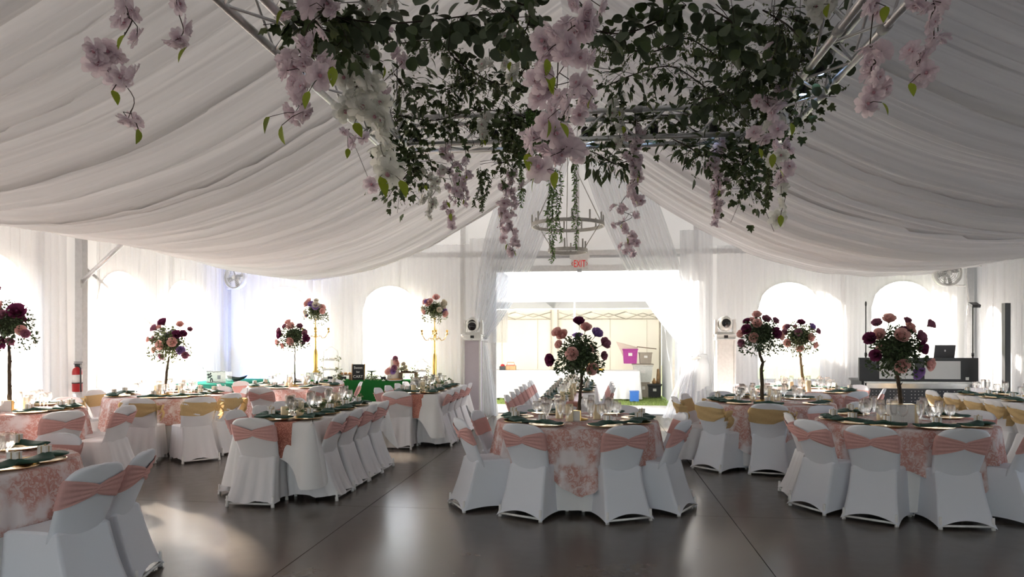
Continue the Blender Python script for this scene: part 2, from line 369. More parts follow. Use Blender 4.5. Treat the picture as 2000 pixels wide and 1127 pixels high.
# ------------------------------------------------------------------ sheer curtains
def curtain(A, B, zt, zb, folds, amp, seed, label, ma='sheer', cat='curtain', nrm=None):
    r = random.Random(seed); A = Vector(A); B = Vector(B); L = (B-A).length; t = (B-A)/L; n = Vector((-t.y, t.x, 0))
    ns = int(L/.022); ph = [r.uniform(0, 6.28) for _ in range(6)]; fk = [folds*L*q for q in (1, .43, 2.3)]; rows = 7; G = []
    for i in range(ns+1):
        s = i/ns; R = []
        for j in range(rows):
            q = j/(rows-1); z = zt+(zb-zt)*q
            off = amp*(.45+.55*q)*(math.sin(6.28*fk[0]*s+ph[0]+1.3*math.sin(5*s+ph[3]))+.7*math.sin(6.28*fk[1]*s+ph[1]+q*.6)+.5*math.sin(6.28*fk[2]*s+ph[2])+.3*math.sin(6.28*fk[0]*4.7*s+ph[4]))
            p = A+t*(L*s+.03*q*math.sin(9*s+ph[4]))+n*off; R.append((p.x, p.y, z))
        G.append(R)
    o = MB().grid(G).build('sheer_curtain', M[ma]); return tag(o, label, cat)
cl = 'sheer white curtain along the left wall, '
curtain((XL+.28, 3.2, 0), (XL+.28, 5.6, 0), 3.26, .03, 5, .03, 1, cl+'nearest panel outside the frame')
curtain((XL+.28, 5.7, 0), (XL+.28, 7.9, 0), 3.26, .03, 5, .03, 2, cl+'panel at the left edge of the picture')
curtain((XL+.28, 8.0, 0), (XL+.3, 9.2, 0), 3.26, .03, 5, .03, 3, cl+'just before the extinguisher post')
curtain((XL+.27, 9.05, 0), (XL+.32, 9.55, 0), 3.26, .03, 8, .035, 4, cl+'gathered bunch beside the extinguisher', 'sheer2')
curtain((XL+.22, 10.28, 0), (XL+.28, 12.3, 0), 3.26, .03, 5, .03, 5, cl+'behind the gold-sashed table')
curtain((XL+.25, 12.15, 0), (XL+.28, 14.2, 0), 3.26, .03, 6, .035, 6, cl+'last panel before the corner')
ce = 'sheer white curtain along the end wall, '
curtain((XL+.5, 14.28, 0), (-5.9, 14.3, 0), 3.28, .03, 5, .03, 7, ce+'left corner panel')
curtain((-6.0, 14.3, 0), (-4.0, 14.3, 0), 3.2, .03, 5, .03, 8, ce+'behind the left candelabrum')
curtain((-4.1, 14.33, 0), (-2.5, 14.3, 0), 3.5, .03, 5, .03, 9, ce+'behind the right candelabrum')
curtain((2.35, 14.36, 0), (4.75, 14.3, 0), 3.4, .03, 5, .028, 10, ce+'behind the pale-trunk tree')
curtain((4.65, 14.3, 0), (6.75, 14.28, 0), 3.2, .03, 5, .03, 11, ce+'behind the disc jockey booth')
cr = 'sheer white curtain along the right wall, '
curtain((XR-.3, 13.6, 0), (XR-.28, 11.2, 0), 3.1, .03, 6, .03, 12, cr+'beside the black column speaker')
curtain((XR-.28, 11.3, 0), (XR-.28, 8.6, 0), 3.1, .03, 6, .03, 13, cr+'at the right edge of the picture')
curtain((XR-.28, 8.7, 0), (XR-.28, 5.6, 0), 3.1, .03, 6, .03, 14, cr+'nearest panel outside the frame')
# doorway drapes: from the ridge, gathered at a tie, falling to the floor
def door_drape(side, label):
    x0 = XC; tie = Vector((-2.32, 14.12, 1.55)) if side < 0 else Vector((1.95, 14.12, 1.2)); r = random.Random(3+side)
    ns = 110; G = []; H = []
    ph = [r.uniform(0, 6) for _ in range(4)]
    for i in range(ns+1):
        s = i/ns
        d0 = .05+1.55*s; p0 = Vector((x0+side*d0, 14.12, liner_z(d0)-.02)); p2 = tie+Vector((side*.11*(s-.5)*2, 0, .02*s))
        p1 = Vector((x0+side*(.72+1.35*s), 14.12, 2.75+.3*s))
        R = []; Q = []
        for j in range(15):
            t = j/14; p = p0*(1-t)**2+p1*2*t*(1-t)+p2*t*t
            am = .045*(1-t)**.6+.02
            p.y += am*(math.sin(6.28*9*s+ph[0]+t)+.6*math.sin(6.28*21*s+ph[1]))
            R.append(p)
        G.append(R)
        xa = p2.x; xb = tie.x+side*.25-side*(.62 if side < 0 else .92)*(1-s)
        for j in range(9):
            t = j/8; am = .025+.05*t
            e = t**.75
            Q.append(Vector((xa*(1-e)+xb*e, 14.12+am*(math.sin(6.28*7*s+ph[2])+.5*math.sin(6.28*17*s+ph[3])), p2.z*(1-t)+.03*t)))
        H.append(Q)
    root = MB().grid(G).build('doorway_drape', M['sheer2']); MB().grid(H).build('lower_fall', M['sheer2'], root)
    MB().tube([tie+Vector((.13*math.cos(a), .10*math.sin(a), .012*math.sin(3*a))) for a in np.linspace(0, 2*PI, 25)[:-1]], .03, 8, closed=True).build('tie_band', M['cloth'], root)
    if side > 0:
        k = MB(); k.grid([[Vector((2.03+(rr+(.028*t_*math.sin(7*a)+.012*math.sin(12*a))*1.0)*math.cos(a), 14.03+.5*(rr+.02*math.sin(5*a)*t_)*math.sin(a), 1.24-(.62+.05*math.sin(2*a))*t_)) for a in np.linspace(0, 2*PI, 49)[:-1]] for rr, t_ in ((.02, -.07), (.07, -.06), (.10, -.01), (.075, .05), (.09, .12), (.115, .3), (.13, .6), (.14, 1.0))], cv=True); k.build('knotted_tail', M['sheer2'], root)
    return tag(root, label, 'drape')
door_drape(-1, 'sheer drape swept from the ridge to the left side of the doorway')
door_drape(1, 'sheer drape swept from the ridge to the right side, knotted at its tie')
curtain((-2.55, 14.2, 0), (-1.75, 14.2, 0), 3.6, 1.5, 7, .03, 21, 'upper straight sheer panel hanging left of the doorway', 'sheer')
curtain((1.62, 14.22, 0), (2.25, 14.22, 0), 3.7, .03, 9, .035, 22, 'straight sheer panel hanging right of the doorway from the swags', 'sheer2')
# ------------------------------------------------------------------ outside the doorway
struct(MB().box((XC, 16.4-.6+.35, -.03), (14, 2.0, .05)).build('trim_concrete_apron', mat('pale_concrete', (.48, .47, .45), .85, 0, .08, 6), smooth=False), 'pale concrete strip outside the doorway')
def grass_mat():
    return mat('lawn_green', (.19, .25, .07), .9, 0, .35, 40, .8, 120)
gm = MB(); gm.box((XC, 31, -.045), (60, 28, .05)); g0 = struct(gm.build('ground_lawn', grass_mat(), smooth=False), 'green lawn outside the doorway')
gb = MB(); r = random.Random(7)
for _ in range(9000):
    x = r.uniform(-4.5, 3.0); y = r.uniform(17.1, 20.2); h = r.uniform(.02, .05); a = r.uniform(0, 6.28); dx, dy = .008*math.cos(a), .008*math.sin(a)
    gb.add([(x-dx, y-dy, -.02), (x+dx, y+dy, -.02), (x+r.uniform(-.02, .02), y+r.uniform(-.02, .02), h)], [(0, 1, 2)])
tag(gb.build('grass', mat('grass_blades', (.22, .29, .08), .9, 0, .3, 30), smooth=False), 'short grass under the canopy outside', 'grass', kind='stuff')
# ------------------------------------------------------------------ chairs
def back_sec(z):
    t = (z-.40)/.42
    yr = -.115-.165*t; w = .178+.046*max(0, t)**.55
    th = .058-.026*t
    if z > .70:
        q = min(1, (z-.70)/.122); w *= (1-q**2.6)**(1/2.4)*.78+.22 if q < 1 else .22
    return yr, w, th
def back_pt(z, u, rear, off=0):
    yr, w, th = back_sec(z); ww = w+off
    e = (1-abs(u)**5)**.5 if abs(u) < 1 else 0
    yc = yr+th/2+.022*u*u
    return Vector((ww*u, yc+(-1 if rear else 1)*(th/2+off)*e, z))
def cover_mesh(loose, seed):
    r = random.Random(seed); m = MB(); ph = [r.uniform(0, 6.28) for _ in range(8)]
    NS = 15; NT = 11; G = []
    for j in range(NT):
        t = j/(NT-1)
        yb = -.285+.15*t**.75; yf = .235-.02*t; wb = .228-.045*math.sin(t*PI/2)**.8; wf = .232-.02*t
        if t > .9: yb -= 0
        C = [Vector((-wb, yb, 0)), Vector((wb, yb, 0)), Vector((wf, yf, 0)), Vector((-wf, yf, 0))]
        R = []
        for c in range(4):
            a, b = C[c], C[(c+1) % 4]; nrm = Vector(((b-a).y, -(b-a).x, 0)).normalized()
            for k in range(NS):
                s = k/NS; p = a.lerp(b, s); tens = .016 if not loose else .004
                p -= nrm*tens*math.sin(PI*s)
                archh = (.062, .028, .05, .028)[c]*math.sin(PI*s)**.8
                if loose:
                    archh = .035+.014*math.sin(s*9+ph[c])
                    p += nrm*(.017*(1-t)**.8)*(math.sin(s*2*PI*3.5+ph[c+1])+.6*math.sin(s*2*PI*7+ph[c+2]+t*2))*math.sin(PI*s)**.5
                    p *= 1+.03*(1-t)
                z = (.012+archh)*(1-t)+.438*t
                R.append(Vector((p.x, p.y, z)))
        G.append(R)
    m.grid(G, cv=True)
    # seat top
    top = G[-1]; c0 = sum(top, Vector())/len(top); ins = [c0+(p-c0)*.92+Vector((0, 0, .014)) for p in top]
    m.grid([top, ins], cv=True); n = len(m.v); m.add(ins, [tuple(range(len(ins)))])
    # backrest slab
    zs = [.385, .39, .405, .43, .47, .53, .59, .65, .70, .74, .77, .79, .806, .816, .822]; NU = 18; B = []
    for q, z in enumerate(zs):
        R = []
        puff = (.0 if q == 0 else .006) if z < .44 else 0
        for rear in (True, False):
            for k in range(NU):
                u = -1+2*k/NU if rear else 1-2*k/NU
                p = back_pt(z, u, rear, puff)
                wr = .003*math.sin(z*60+u*5+ph[5])*(1 if loose else .4)
                if loose and rear: wr += .006*math.sin(u*4+z*25+ph[6])
                if q == 0: p = Vector((p.x*.96, p.y*.6-.04, p.z))
                R.append(p+Vector((0, -wr if rear else wr, 0)))
        B.append(R)
    m.grid(B, cv=True)
    m.add(B[-1], [tuple(range(len(B[-1])))]); m.add(B[0], [tuple(range(len(B[0])))[::-1]])
    return m
def sash_pink(m, knot, seed):
    r = random.Random(seed); NU = 26; NV = 19; G = []
    zc = .676
    def pt(u, rear, v):
        if rear:
            a = abs(u); h = .026+.062*a**.75; z = zc+.012*a*0+h*v+ .012*math.copysign(1, u)*v*0
            off = .010+.006*(1-a)**2+.0055*math.sin(v*13+u*2+seed)*(.3+a)*(1-a**4)
        else: z = zc-.005+.07*v; off = .006
        return back_pt(z, u, rear, off)
    for rear in (True, False):
        for k in range(NU):
            u = -1+2*k/NU if rear else 1-2*k/NU
            G.append([pt(u, rear, -1+2*q/(NV-1)) for q in range(NV)])
    m.grid(G, cu=True)
    # crossing fold
    K = []
    for i in range(11):
        s = -1+2*i/10; R = []
        for q in range(5):
            v = -1+q/2; z = zc+.042*s+.015*v*(1-.3*abs(s)); p = back_pt(z, .30*s, True, .020-.009*abs(s)-.005*v*v); R.append(p)
        K.append(R)
    knot.grid(K)
def sash_gold(m, knot, seed):
    r = random.Random(seed); NU = 26; NV = 9; G = []; p0 = r.uniform(0, 6)
    def pt(u, rear, v):
        if rear:
            q = max(0, (u-.25)/.75); h = .088-.045*q; zc = .684-.018*math.sin((u+1)*1.5)+.02*q
            z = zc+h*v; off = .008+.006*math.sin(v*6+u*4+p0)+.006*q
        else: z = .672+.078*v; off = .006
        return back_pt(z, u, rear, max(.004, off))
    for rear in (True, False):
        for k in range(NU):
            u = -1+2*k/NU if rear else 1-2*k/NU
            G.append([pt(u, rear, -1+2*q/(NV-1)) for q in range(NV)])
    m.grid(G, cu=True)
    b = back_pt(.69, 1, True, .012); knot.ell(b+Vector((.012, 0, 0)), (.026, .022, .034), 10, 6)
    for sgn, ln in ((1, .12), (-1, .13), (-.4, .17)):
        L = []
        for i in range(7):
            t = i/6; c = b+Vector((.02+.05*math.sin(t*PI), -.025*t*sgn, (-ln*t if sgn < 1 else .06*math.sin(t*PI*1.2)-.05*t))); wd = .012+.04*math.sin(PI*min(1, t*.8))
            L.append([c+Vector((0, -wd, 0)), c+Vector((.012, 0, .004)), c+Vector((0, wd, 0))])
        knot.grid(L)
def make_chair(kind, loose, seed):
    t = thing('banquet_chair', 'x', 'chair')
    cover_mesh(loose, seed).build('chair_cover', M['cream_cover' if loose else 'cover'], t)
    m = MB(); k = MB(); (sash_pink if kind == 'pink' else sash_gold)(m, k, seed)
    ma = M['pink' if kind == 'pink' else 'gold_cloth']
    s = m.build('sash', ma, t); k.build('sash_knot', ma, s)
    fx = .222 if loose else .205; f = MB(); f.tube([(-fx, -.268, .03), (fx, -.268, .03)], .010, 8); f.build('rung', M['white_paint'], t)
    for sx, sy in ((-1, -1), (1, -1), (-1, 1), (1, 1)):
        y = (-.278 if loose else -.262) if sy < 0 else (.225 if loose else .21)
        MB().lathe([(.017, 0), (.017, .02), (.013, .03), (.011, .1)], 8, (sx*fx, y, 0)).build('foot_cap', M['white_paint'], t)
    return Kind(t)
CH = {(k, l): [make_chair(k, l, 10+i*7+(3 if l else 0)+(20 if k == 'gold' else 0)) for i in range(2)] for k in ('pink', 'gold') for l in (True, False)}
# ------------------------------------------------------------------ table wares
def gob():
    m = MB(); m.lathe([(.001, .002), (.034, .001), (.035, .004), (.012, .010), (.0055, .02), (.005, .066), (.012, .074), (.026, .086), (.035, .11), (.037, .128), (.034, .155), (.032, .168), (.0305, .168), (.033, .150), (.0345, .125), (.030, .10), (.012, .079), (.001, .077)], 18, cap=False)
    m.v = [(x*1.28, y*1.28, z*1.08) for x, y, z in m.v]; return m.mesh('goblet', M['crystal'])
def flu():
    m = MB(); m.lathe([(.001, .002), (.031, .001), (.032, .004), (.01, .010), (.0045, .02), (.0045, .075), (.012, .085), (.022, .11), (.0265, .15), (.0265, .19), (.0245, .225), (.023, .225), (.025, .19), (.0245, .15), (.02, .113), (.008, .09), (.001, .089)], 16, cap=False)
    m.v = [(x*1.4, y*1.4, z*.98) for x, y, z in m.v]; return m.mesh('flute', M['crystal'])
GOB, FLU = gob(), flu()
PLATE = MB().lathe([(.001, 0), (.10, 0), (.115, .004), (.155, .012), (.163, .016), (.163, .019), (.155, .017), (.112, .009), (.10, .006), (.001, .006)], 28, cap=False).mesh('charger_plate', M['charger'])
def napkin_mesh(seed):
    r = random.Random(seed); G = []; p = r.uniform(0, 6)
    for i in range(17):
        s = -1+2*i/16; w = .080-.034*math.exp(-(s/.22)**2)+.012*math.sin(s*5+p); h = .015+.011*math.exp(-(s/.3)**2); R = []
        dz = -.012*max(0, abs(s)-.75)*4*0
        cy = .018*math.sin(s*2.4+p)
        for k in range(12):
            a = 2*PI*k/12; rip = 1+.25*math.sin(3*a+s*4+p)
            R.append((.172*s, cy+w*math.cos(a), .013+h+h*math.sin(a)*rip*.8))
        G.append(R)
    m = MB(); m.grid(G, cv=True); n = len(G[0]); m.add(G[0], [tuple(range(n))[::-1]]); m.add(G[-1], [tuple(range(n))])
    return m.mesh('napkin', M['green_napkin'])
NAP = [napkin_mesh(i) for i in range(3)]
BOX = MB().box((0, 0, .027), (.056, .056, .054)).box((0, 0, .0555), (.059, .059, .005)).mesh('favour_box', M['box'], False)
RIB = MB().box((0, 0, .0285), (.0615, .007, .0605)).box((0, 0, .0285), (.007, .0615, .0605)).ell((.006, 0, .063), (.012, .005, .006), 6, 4).mesh('ribbon', M['twine'], False)
CAN = MB().lathe([(.001, 0), (.036, 0), (.037, .004), (.037, .118), (.034, .124), (.028, .121), (.005, .117), (.001, .117)], 18, cap=False).mesh('pillar_candle', M['candle'])
WICK = MB().tube([(0, 0, .115), (.001, 0, .128)], .0012, 5).mesh('wick', M['black'])
def put(name, me, loc, rz, label, cat, group):
    o = link(name, me, None, loc); o.rotation_euler = (0, 0, rz); return tag(o, label, cat, group)
def favour(loc, rz, label):
    o = put('favour_box', BOX, loc, rz, label, 'gift box', 'favour boxes'); link('ribbon', RIB, o); return o
def candle(loc, h, label):
    o = put('pillar_candle', CAN, loc, 0, label, 'candle', 'pillar candles'); o.scale = (1, 1, h); link('wick', WICK, o); return o
W16 = ['right', 'right-rear', 'rear-right', 'rear-right-centre', 'rear', 'rear-left-centre', 'rear-left', 'left-rear', 'left', 'left-front', 'front-left', 'front-left-centre', 'front', 'front-right-centre', 'front-right', 'right-front']
def w16(deg, usedset):
    i = int(round((deg % 360)/22.5)) % 16
    for dlt in (0, 1, -1, 2, -2, 3, -3):
        c = W16[(i+dlt) % 16]
        if c not in usedset: usedset.add(c); return c
TT = .760
rnd = random.Random(11)
def setting(c, ang, R, pos, tab, glassR=.40, flip=1):
    """one place setting: c table centre or edge point, ang outward direction"""
    u = Vector((math.cos(ang), math.sin(ang), 0)); v = Vector((-u.y, u.x, 0)); e = ang+PI/2
    p = c+u*(R-.18); z = Vector((0, 0, TT))
    put('charger_plate', PLATE, p+z, e, 'gold charger plate at the %s seat of the %s' % (pos, tab), 'plate', 'charger plates')
    put('napkin', NAP[rnd.randrange(3)], p+u*.05+z+Vector((0, 0, .008)), e+rnd.uniform(-.25, .25), 'dark green napkin at the %s seat of the %s' % (pos, tab), 'napkin', 'green napkins')
    favour(p+u*.04+v*rnd.uniform(-.03, .03)+z+Vector((0, 0, .0462)), e+rnd.uniform(-.5, .5), 'white favour box at the %s seat of the %s' % (pos, tab))
    g = c+u*(R-glassR)+v*(.09*flip+rnd.uniform(-.02, .02))
    put('water_goblet', GOB, g+z, 0, 'water goblet at the %s seat of the %s' % (pos, tab), 'goblet', 'water goblets')
    f = c+u*(R-glassR-.055)+v*(.012*flip+rnd.uniform(-.02, .02))
    put('champagne_flute', FLU, f+z, 0, 'champagne flute at the %s seat of the %s' % (pos, tab), 'flute', 'champagne flutes')
def chair(x, y, ang, kind, loose, label):
    k = CH[(kind, loose)][rnd.randrange(2)]
    k.place((x, y, 0), ang, label, 'white covered banquet chairs')
# ------------------------------------------------------------------ round tables
def overlay_mesh(R, S, phase, zt, cap, seed, zmin=.14):
    r = random.Random(seed); NP = 160; G = []; ph = [r.uniform(0, 6.28) for _ in range(4)]
    rows = [0.001, .45*R, .85*R, R-.012]; nd = 9
    for i in range(NP):
        a = 2*PI*i/NP; q = (a-phase) % (PI/2)-PI/4
        D = zt-zmin
        cw = max(0, 1-abs(abs((a-phase) % (PI/2)-PI/4))/.62) if S < 5 else 0
        if S < 5: D = .345+(S-.93)*.98*cw**1.25
        R_ = [Vector((rr*math.cos(a), rr*math.sin(a), zt)) for rr in rows]
        R_.append(Vector(((R+.002)*math.cos(a), (R+.002)*math.sin(a), zt-.008)))
        for j in range(1, nd+1):
            f = j/nd; am = (.012+.03*cw)*f
            rr = R+.008+f*(cap+.035*cw)+am*(math.sin(a*22+ph[0])+.6*math.sin(a*37+ph[1]+f))
            R_.append(Vector((rr*math.cos(a), rr*math.sin(a), zt-.008-(D-.008)*f)))
        G.append(R_)
    return MB().grid(G, cu=True)
def table_base(t, R):
    MB().lathe([(.001, .728), (R-.01, .728), (R, .733), (R, .742), (R-.01, .746), (.001, .746)], 40, cap=False).build('tabletop', M['box'], t)
    for sx in (-1, 1):
        for sy in (-1, 1):
            MB().tube([(sx*.42, sy*.3, .73), (sx*.44, sy*.32, .02), (sx*.44, sy*.32, 0)], .016, 8).build('leg', M['darkmetal'], t)
        MB().tube([(sx*.44, -.32, .12), (sx*.44, .32, .12)], .012, 6).build('crossbar', M['darkmetal'], t)
def round_table(C, R, name, angs, kind, loose, phase, rad=.80, seed=0, skip=(), S=1.18, crad=None):
    C = Vector((C[0], C[1], 0)); t = thing('round_table', 'folding table under the coral cloth, %s' % name, 'table', C, 0, 'round banquet tables'); table_base(t, R-.02)
    a = overlay_mesh(R-.012, 9, 0, .752, .02, seed+50, .05).build('tablecloth', M['cloth'], None, loc=C); tag(a, 'plain white floor-length cloth under the coral one, %s' % name, 'tablecloth', 'white under cloths')
    b = overlay_mesh(R, S, phase, .7585, .035, seed+90, .17).build('lace_overlay', M['coral'], None, loc=C); tag(b, 'coral patterned lace cloth on the %s' % name, 'tablecloth', 'coral overlay cloths')
    us = set(); us2 = set()
    for i, A in enumerate(angs):
        ang, rr = (A if isinstance(A, tuple) else (A, None)); rr = rr or rad; a = math.radians(ang)
        pos = w16(ang, us); x = C.x+rr*math.cos(a); y = C.y+rr*math.sin(a); kd = kind if isinstance(kind, str) else kind[i]; lo = loose if isinstance(loose, bool) else loose[i]
        chair(x, y, a+PI/2, kd, lo, '%s chair with %s sash, %s seat of the %s' % ('loose-covered' if lo else 'stretch-covered', 'pink' if kd == 'pink' else 'gold', pos, name))
    n = 8
    for i in range(len(angs)):
        ang = angs[i][0] if isinstance(angs[i], tuple) else angs[i]
        setting(C, math.radians(ang), R, w16(ang, us2), name, .40, 1)
    for i, (a, d, h) in enumerate(((-100+phase*20, .17, 1.35), (35+phase*30, .2, 1.15), (160, .19, 1.1))):
        aa = math.radians(a); candle(C+Vector((d*math.cos(aa), d*math.sin(aa), TT)), h, 'ivory pillar candle %s the centrepiece of the %s' % (('in front of', 'right of', 'left of')[i], name))
    return C
N1 = 'front centre round table'; N2 = 'front right round table'; N3 = 'middle right round table'; N4 = 'rear right round table'
N6 = 'front left corner round table'; N7 = 'far left round table'; N8 = 'middle left round table'; N9 = 'rear left round table'
R0 = .785
T1 = round_table((-.19, 7.05), R0, N1, [(-116, .80), (-64, .80), (-151, .98), (-27, .86), (172, .80), (10, .82), (124, .80), (62, .80)], 'pink', False, PI/4+.07-PI/2, seed=1, crad=.8)
T2 = round_table((2.95, 7.3), R0, N2, [(-124, .92), (-88, .86), (-151.5, .94), (178, .82), (-48, .88), (118, .80), (73, .80), (30, .85)], 'pink', [False, False, False, True, False, False, False, False], 1.05, seed=2)
T3 = round_table((2.18, 9.4), R0, N3, [(-139, .92), (-103, .78), (186, .95), (156, .85), (115, .80), (75, .80), (42, .88), (-38, .80)], 'gold', [False, False, True, True, False, False, False, True], .35, seed=3)
T4 = round_table((3.2, 11.5), R0, N4, [(-62, .8), (-20, .85), (30, .95), (62, .95), (105, .8), (150, .8), (195, .8), (-120, .8)], ['pink', 'pink', 'pink', 'pink', 'pink', 'pink', 'gold', 'gold'], False, .8, seed=4)
T6 = round_table((-4.15, 4.03), R0, N6, [(-9, 1.05), (14, 1.02), (88, .78), (150, .8), (200, .8)], 'pink', [False, False, False, False, False], 1.3, seed=5, S=1.22)
T7 = round_table((-6.58, 7.25), R0, N7, [(-26, 1.1), (28, .95), (3, 1.18), (95, .85), (140, .62), (-70, .85)], ['pink', 'pink', 'pink', 'gold', 'gold', 'pink'], [True]*6, .2, seed=6)
T8 = round_table((-6.1, 9.5), R0, N8, [(-72, 1.05), (-42, 1.25), (-14, .95), (40, .85), (75, .85), (110, .85), (215, .85), (178, .9)], ['gold', 'gold', 'gold', 'pink', 'pink', 'pink', 'gold', 'gold'], True, .5, seed=7)
T9 = round_table((-5.1, 11.6), R0, N9, [(-92, .95), (-45, .85), (20, .85), (70, .8), (115, .85), (165, .95), (205, .95)], 'pink', [True]*7, .4, seed=8)
# ------------------------------------------------------------------ long tables
def rect_cloth(hx, hy, zt, drop, extra, seed, flare=.05):
    r = random.Random(seed); ph = [r.uniform(0, 6) for _ in range(4)]; per = []; n = 0
    cr = .03; step = .022
    def side(a, b, nr):
        L = (b-a).length; k = int(L/step)
        for i in range(k): per.append((a.lerp(b, i/k), nr, min(i/k*L, L-i/k*L)))
    cs = [Vector((-hx, -hy, 0)), Vector((hx, -hy, 0)), Vector((hx, hy, 0)), Vector((-hx, hy, 0))]; ns = [Vector((0, -1, 0)), Vector((1, 0, 0)), Vector((0, 1, 0)), Vector((-1, 0, 0))]
    for c in range(4):
        a = cs[c]; b = cs[(c+1) % 4]; t = (b-a).normalized()
        side(a+t*cr, b-t*cr, ns[c])
        for i in range(7):
            q = i/6*PI/2; nr = ns[c]*math.cos(q)+ns[(c+1) % 4]*math.sin(q); per.append((b-t*cr+ns[(c+1) % 4]*(-cr)+nr*cr-ns[c]*0 if False else (b-t*cr-ns[c]*cr)+nr*cr, nr, 0))
    G = []; s = 0
    for i, (p, nr, dc) in enumerate(per):
        cw = math.exp(-(dc/.13)**2); D = drop+extra*cw; R = [Vector((0, p.y*.2, zt)), Vector((p.x*.6, p.y*.7, zt)), Vector((p.x*.97, p.y*.985, zt)), p+Vector((0, 0, zt)), p+nr*.006+Vector((0, 0, zt-.01))]
        for j in range(1, 9):
            f = j/8; off = .01+f*(flare*.5+flare*2.2*cw)+f*.02*(math.sin(i*.62+ph[0])+.7*math.sin(i*.27+ph[1]+f)); R.append(p+nr*off+Vector((0, 0, zt-.01-(D-.01)*f)))
        G.append(R)
    return MB().grid(G, cu=True)
def long_table(cx, y0, y1, name, left, right, head, kind, drop=.34, extra=.26, seed=0, tail=None, ivy=True, loose=True, offl=0, offr=0):
    hx = .38; cy = (y0+y1)/2; hy = (y1-y0)/2; C = Vector((cx, cy, 0)); t = thing('long_table', 'folding banquet table with black legs under white linen, %s' % name, 'table', C, 0, 'long banquet tables')
    MB().box((0, 0, .735), (2*hx, 2*hy, .025)).build('tabletop', M['box'], t, False)
    for sy in (-1, 1):
        yy = sy*(hy-.3)
        for sx in (-1, 1):
            MB().tube([(sx*.26, yy-sy*.12, .72), (sx*.27, yy, .55), (sx*.28, yy+sy*.03, .35), (sx*.33, yy+sy*.06, .2), (sx*.34, yy+sy*.06, 0)], .016, 8).build('leg', M['black'], t)
        MB().tube([(-.27, yy, .55), (.27, yy, .55)], .013, 8).build('crossbar', M['black'], t)
        MB().tube([(-.29, yy+sy*.035, .32), (.29, yy+sy*.035, .32)], .013, 8).build('crossbar', M['black'], t)
    o = rect_cloth(hx, hy, .7525, drop, extra, seed).build('tablecloth', M['cloth'], None, loc=C); tag(o, 'white linen cloth with hanging corners on the %s' % name, 'tablecloth', 'white long cloths')
    # sequin runner
    R = []; rows = [(-hy-.016, .42), (-hy-.012, .6), (-hy-.008, .745)]+[(-hy+2*hy*k/10, .7555) for k in range(11)]+[(hy+.008, .745), (hy+.014, .42)]
    m = MB(); m.grid([[(x, y-(.02 if z < .7 else 0)*(1 if y < 0 else -1), z) for x in (-.09, 0, .09)] for y, z in rows]); o = m.build('table_runner', M['sequin'], None, loc=C+Vector((.10, 0, 0))); tag(o, 'rose sequin runner down the middle of the %s' % name, 'runner', 'sequin runners')
    def seatset(y, sg, pos):
        setting(Vector((cx, y, 0)), 0 if sg > 0 else PI, hx, pos, name, .30, sg)
    for i, y in enumerate(left):
        pos = 'left-side %s' % ORD[i]
        chair(cx-hx-.02-offl, y, -PI/2, kind, loose, 'loose-covered chair with %s sash, %s seat of the %s' % ('pink' if kind == 'pink' else 'gold', pos, name)); seatset(y, -1, pos)
    for i, y in enumerate(right):
        pos = 'right-side %s' % ORD[i]
        chair(cx+hx+.02+offr, y, PI/2, kind, loose, 'loose-covered chair with %s sash, %s seat of the %s' % ('pink' if kind == 'pink' else 'gold', pos, name)); seatset(y, 1, pos)
    if head is not None:
        chair(cx+head, y0+.02, 0, kind, loose, 'loose-covered chair with pink sash, near head seat of the %s' % name); setting(Vector((cx+head*.6, y0, 0)), -PI/2, 0, 'near head', name, .27) if False else setting(Vector((cx+head*.6, y0+.4, 0)), -PI/2, .4, 'near head', name, .36)
    if tail is not None:
        chair(cx+tail, y1-.02, PI, kind, loose, 'loose-covered chair with %s sash, far head seat of the %s' % ('pink' if kind == 'pink' else 'gold', name))
    n = max(2, int((y1-y0)/1.1))
    for i in range(n):
        for q in (0, 1):
            candle((cx-.05+.11*q, y0+.35+i*1.05+.12*q, .7565), .95+.3*q, 'ivory pillar candle %s %s on the %s' % (ORD[i], ('left', 'right')[q], name))
ORD = ['first', 'second', 'third', 'fourth', 'fifth', 'sixth', 'seventh']
def sequin():
    m, nt, out = new_mat('rose_sequin'); N = nt.nodes; L = nt.links; tc = N.new('ShaderNodeTexCoord'); v = N.new('ShaderNodeTexVoronoi'); v.inputs['Scale'].default_value = 90; L.new(tc.outputs['Object'], v.inputs['Vector'])
    r = N.new('ShaderNodeValToRGB'); r.color_ramp.elements[0].color = (.75, .38, .28, 1); r.color_ramp.elements[1].color = (.35, .13, .10, 1); r.color_ramp.elements[1].position = .6; L.new(v.outputs['Distance'], r.inputs['Fac'])
    b = N.new('ShaderNodeBsdfPrincipled'); b.inputs['Roughness'].default_value = .35; b.inputs['Metallic'].default_value = .4; L.new(r.outputs[0], b.inputs['Base Color']); L.new(b.outputs[0], out.inputs[0]); return m
M['sequin'] = sequin()
NL1 = 'front left long table'; NL2 = 'rear left long table'; NL3 = 'long table in the doorway'; NL4 = 'far right long table'
long_table(-3.07, 6.5, 8.9, NL1, [6.95, 7.5, 8.0, 8.5], [6.8, 7.3, 7.8, 8.27], -.11, 'pink', seed=1, offr=-.08)
long_table(-2.67, 10.05, 12.5, NL2, [10.5, 11.05, 11.6, 12.1], [10.37, 10.87, 11.37, 11.87], -.15, 'pink', seed=2, offr=-.1)
long_table(-.39, 8.95, 13.1, NL3, [9.3, 9.88, 10.46, 11.04, 11.62, 12.2, 12.78], [10.9, 11.5, 12.1, 12.6], None, 'pink', seed=3, offl=.14, tail=.05)
long_table(5.55, 8.1, 11.35, NL4, [8.35, 8.85, 9.35, 9.85, 10.4, 10.95], [9.0, 10.0, 10.95], None, 'gold', seed=4, tail=.2, offl=.1)

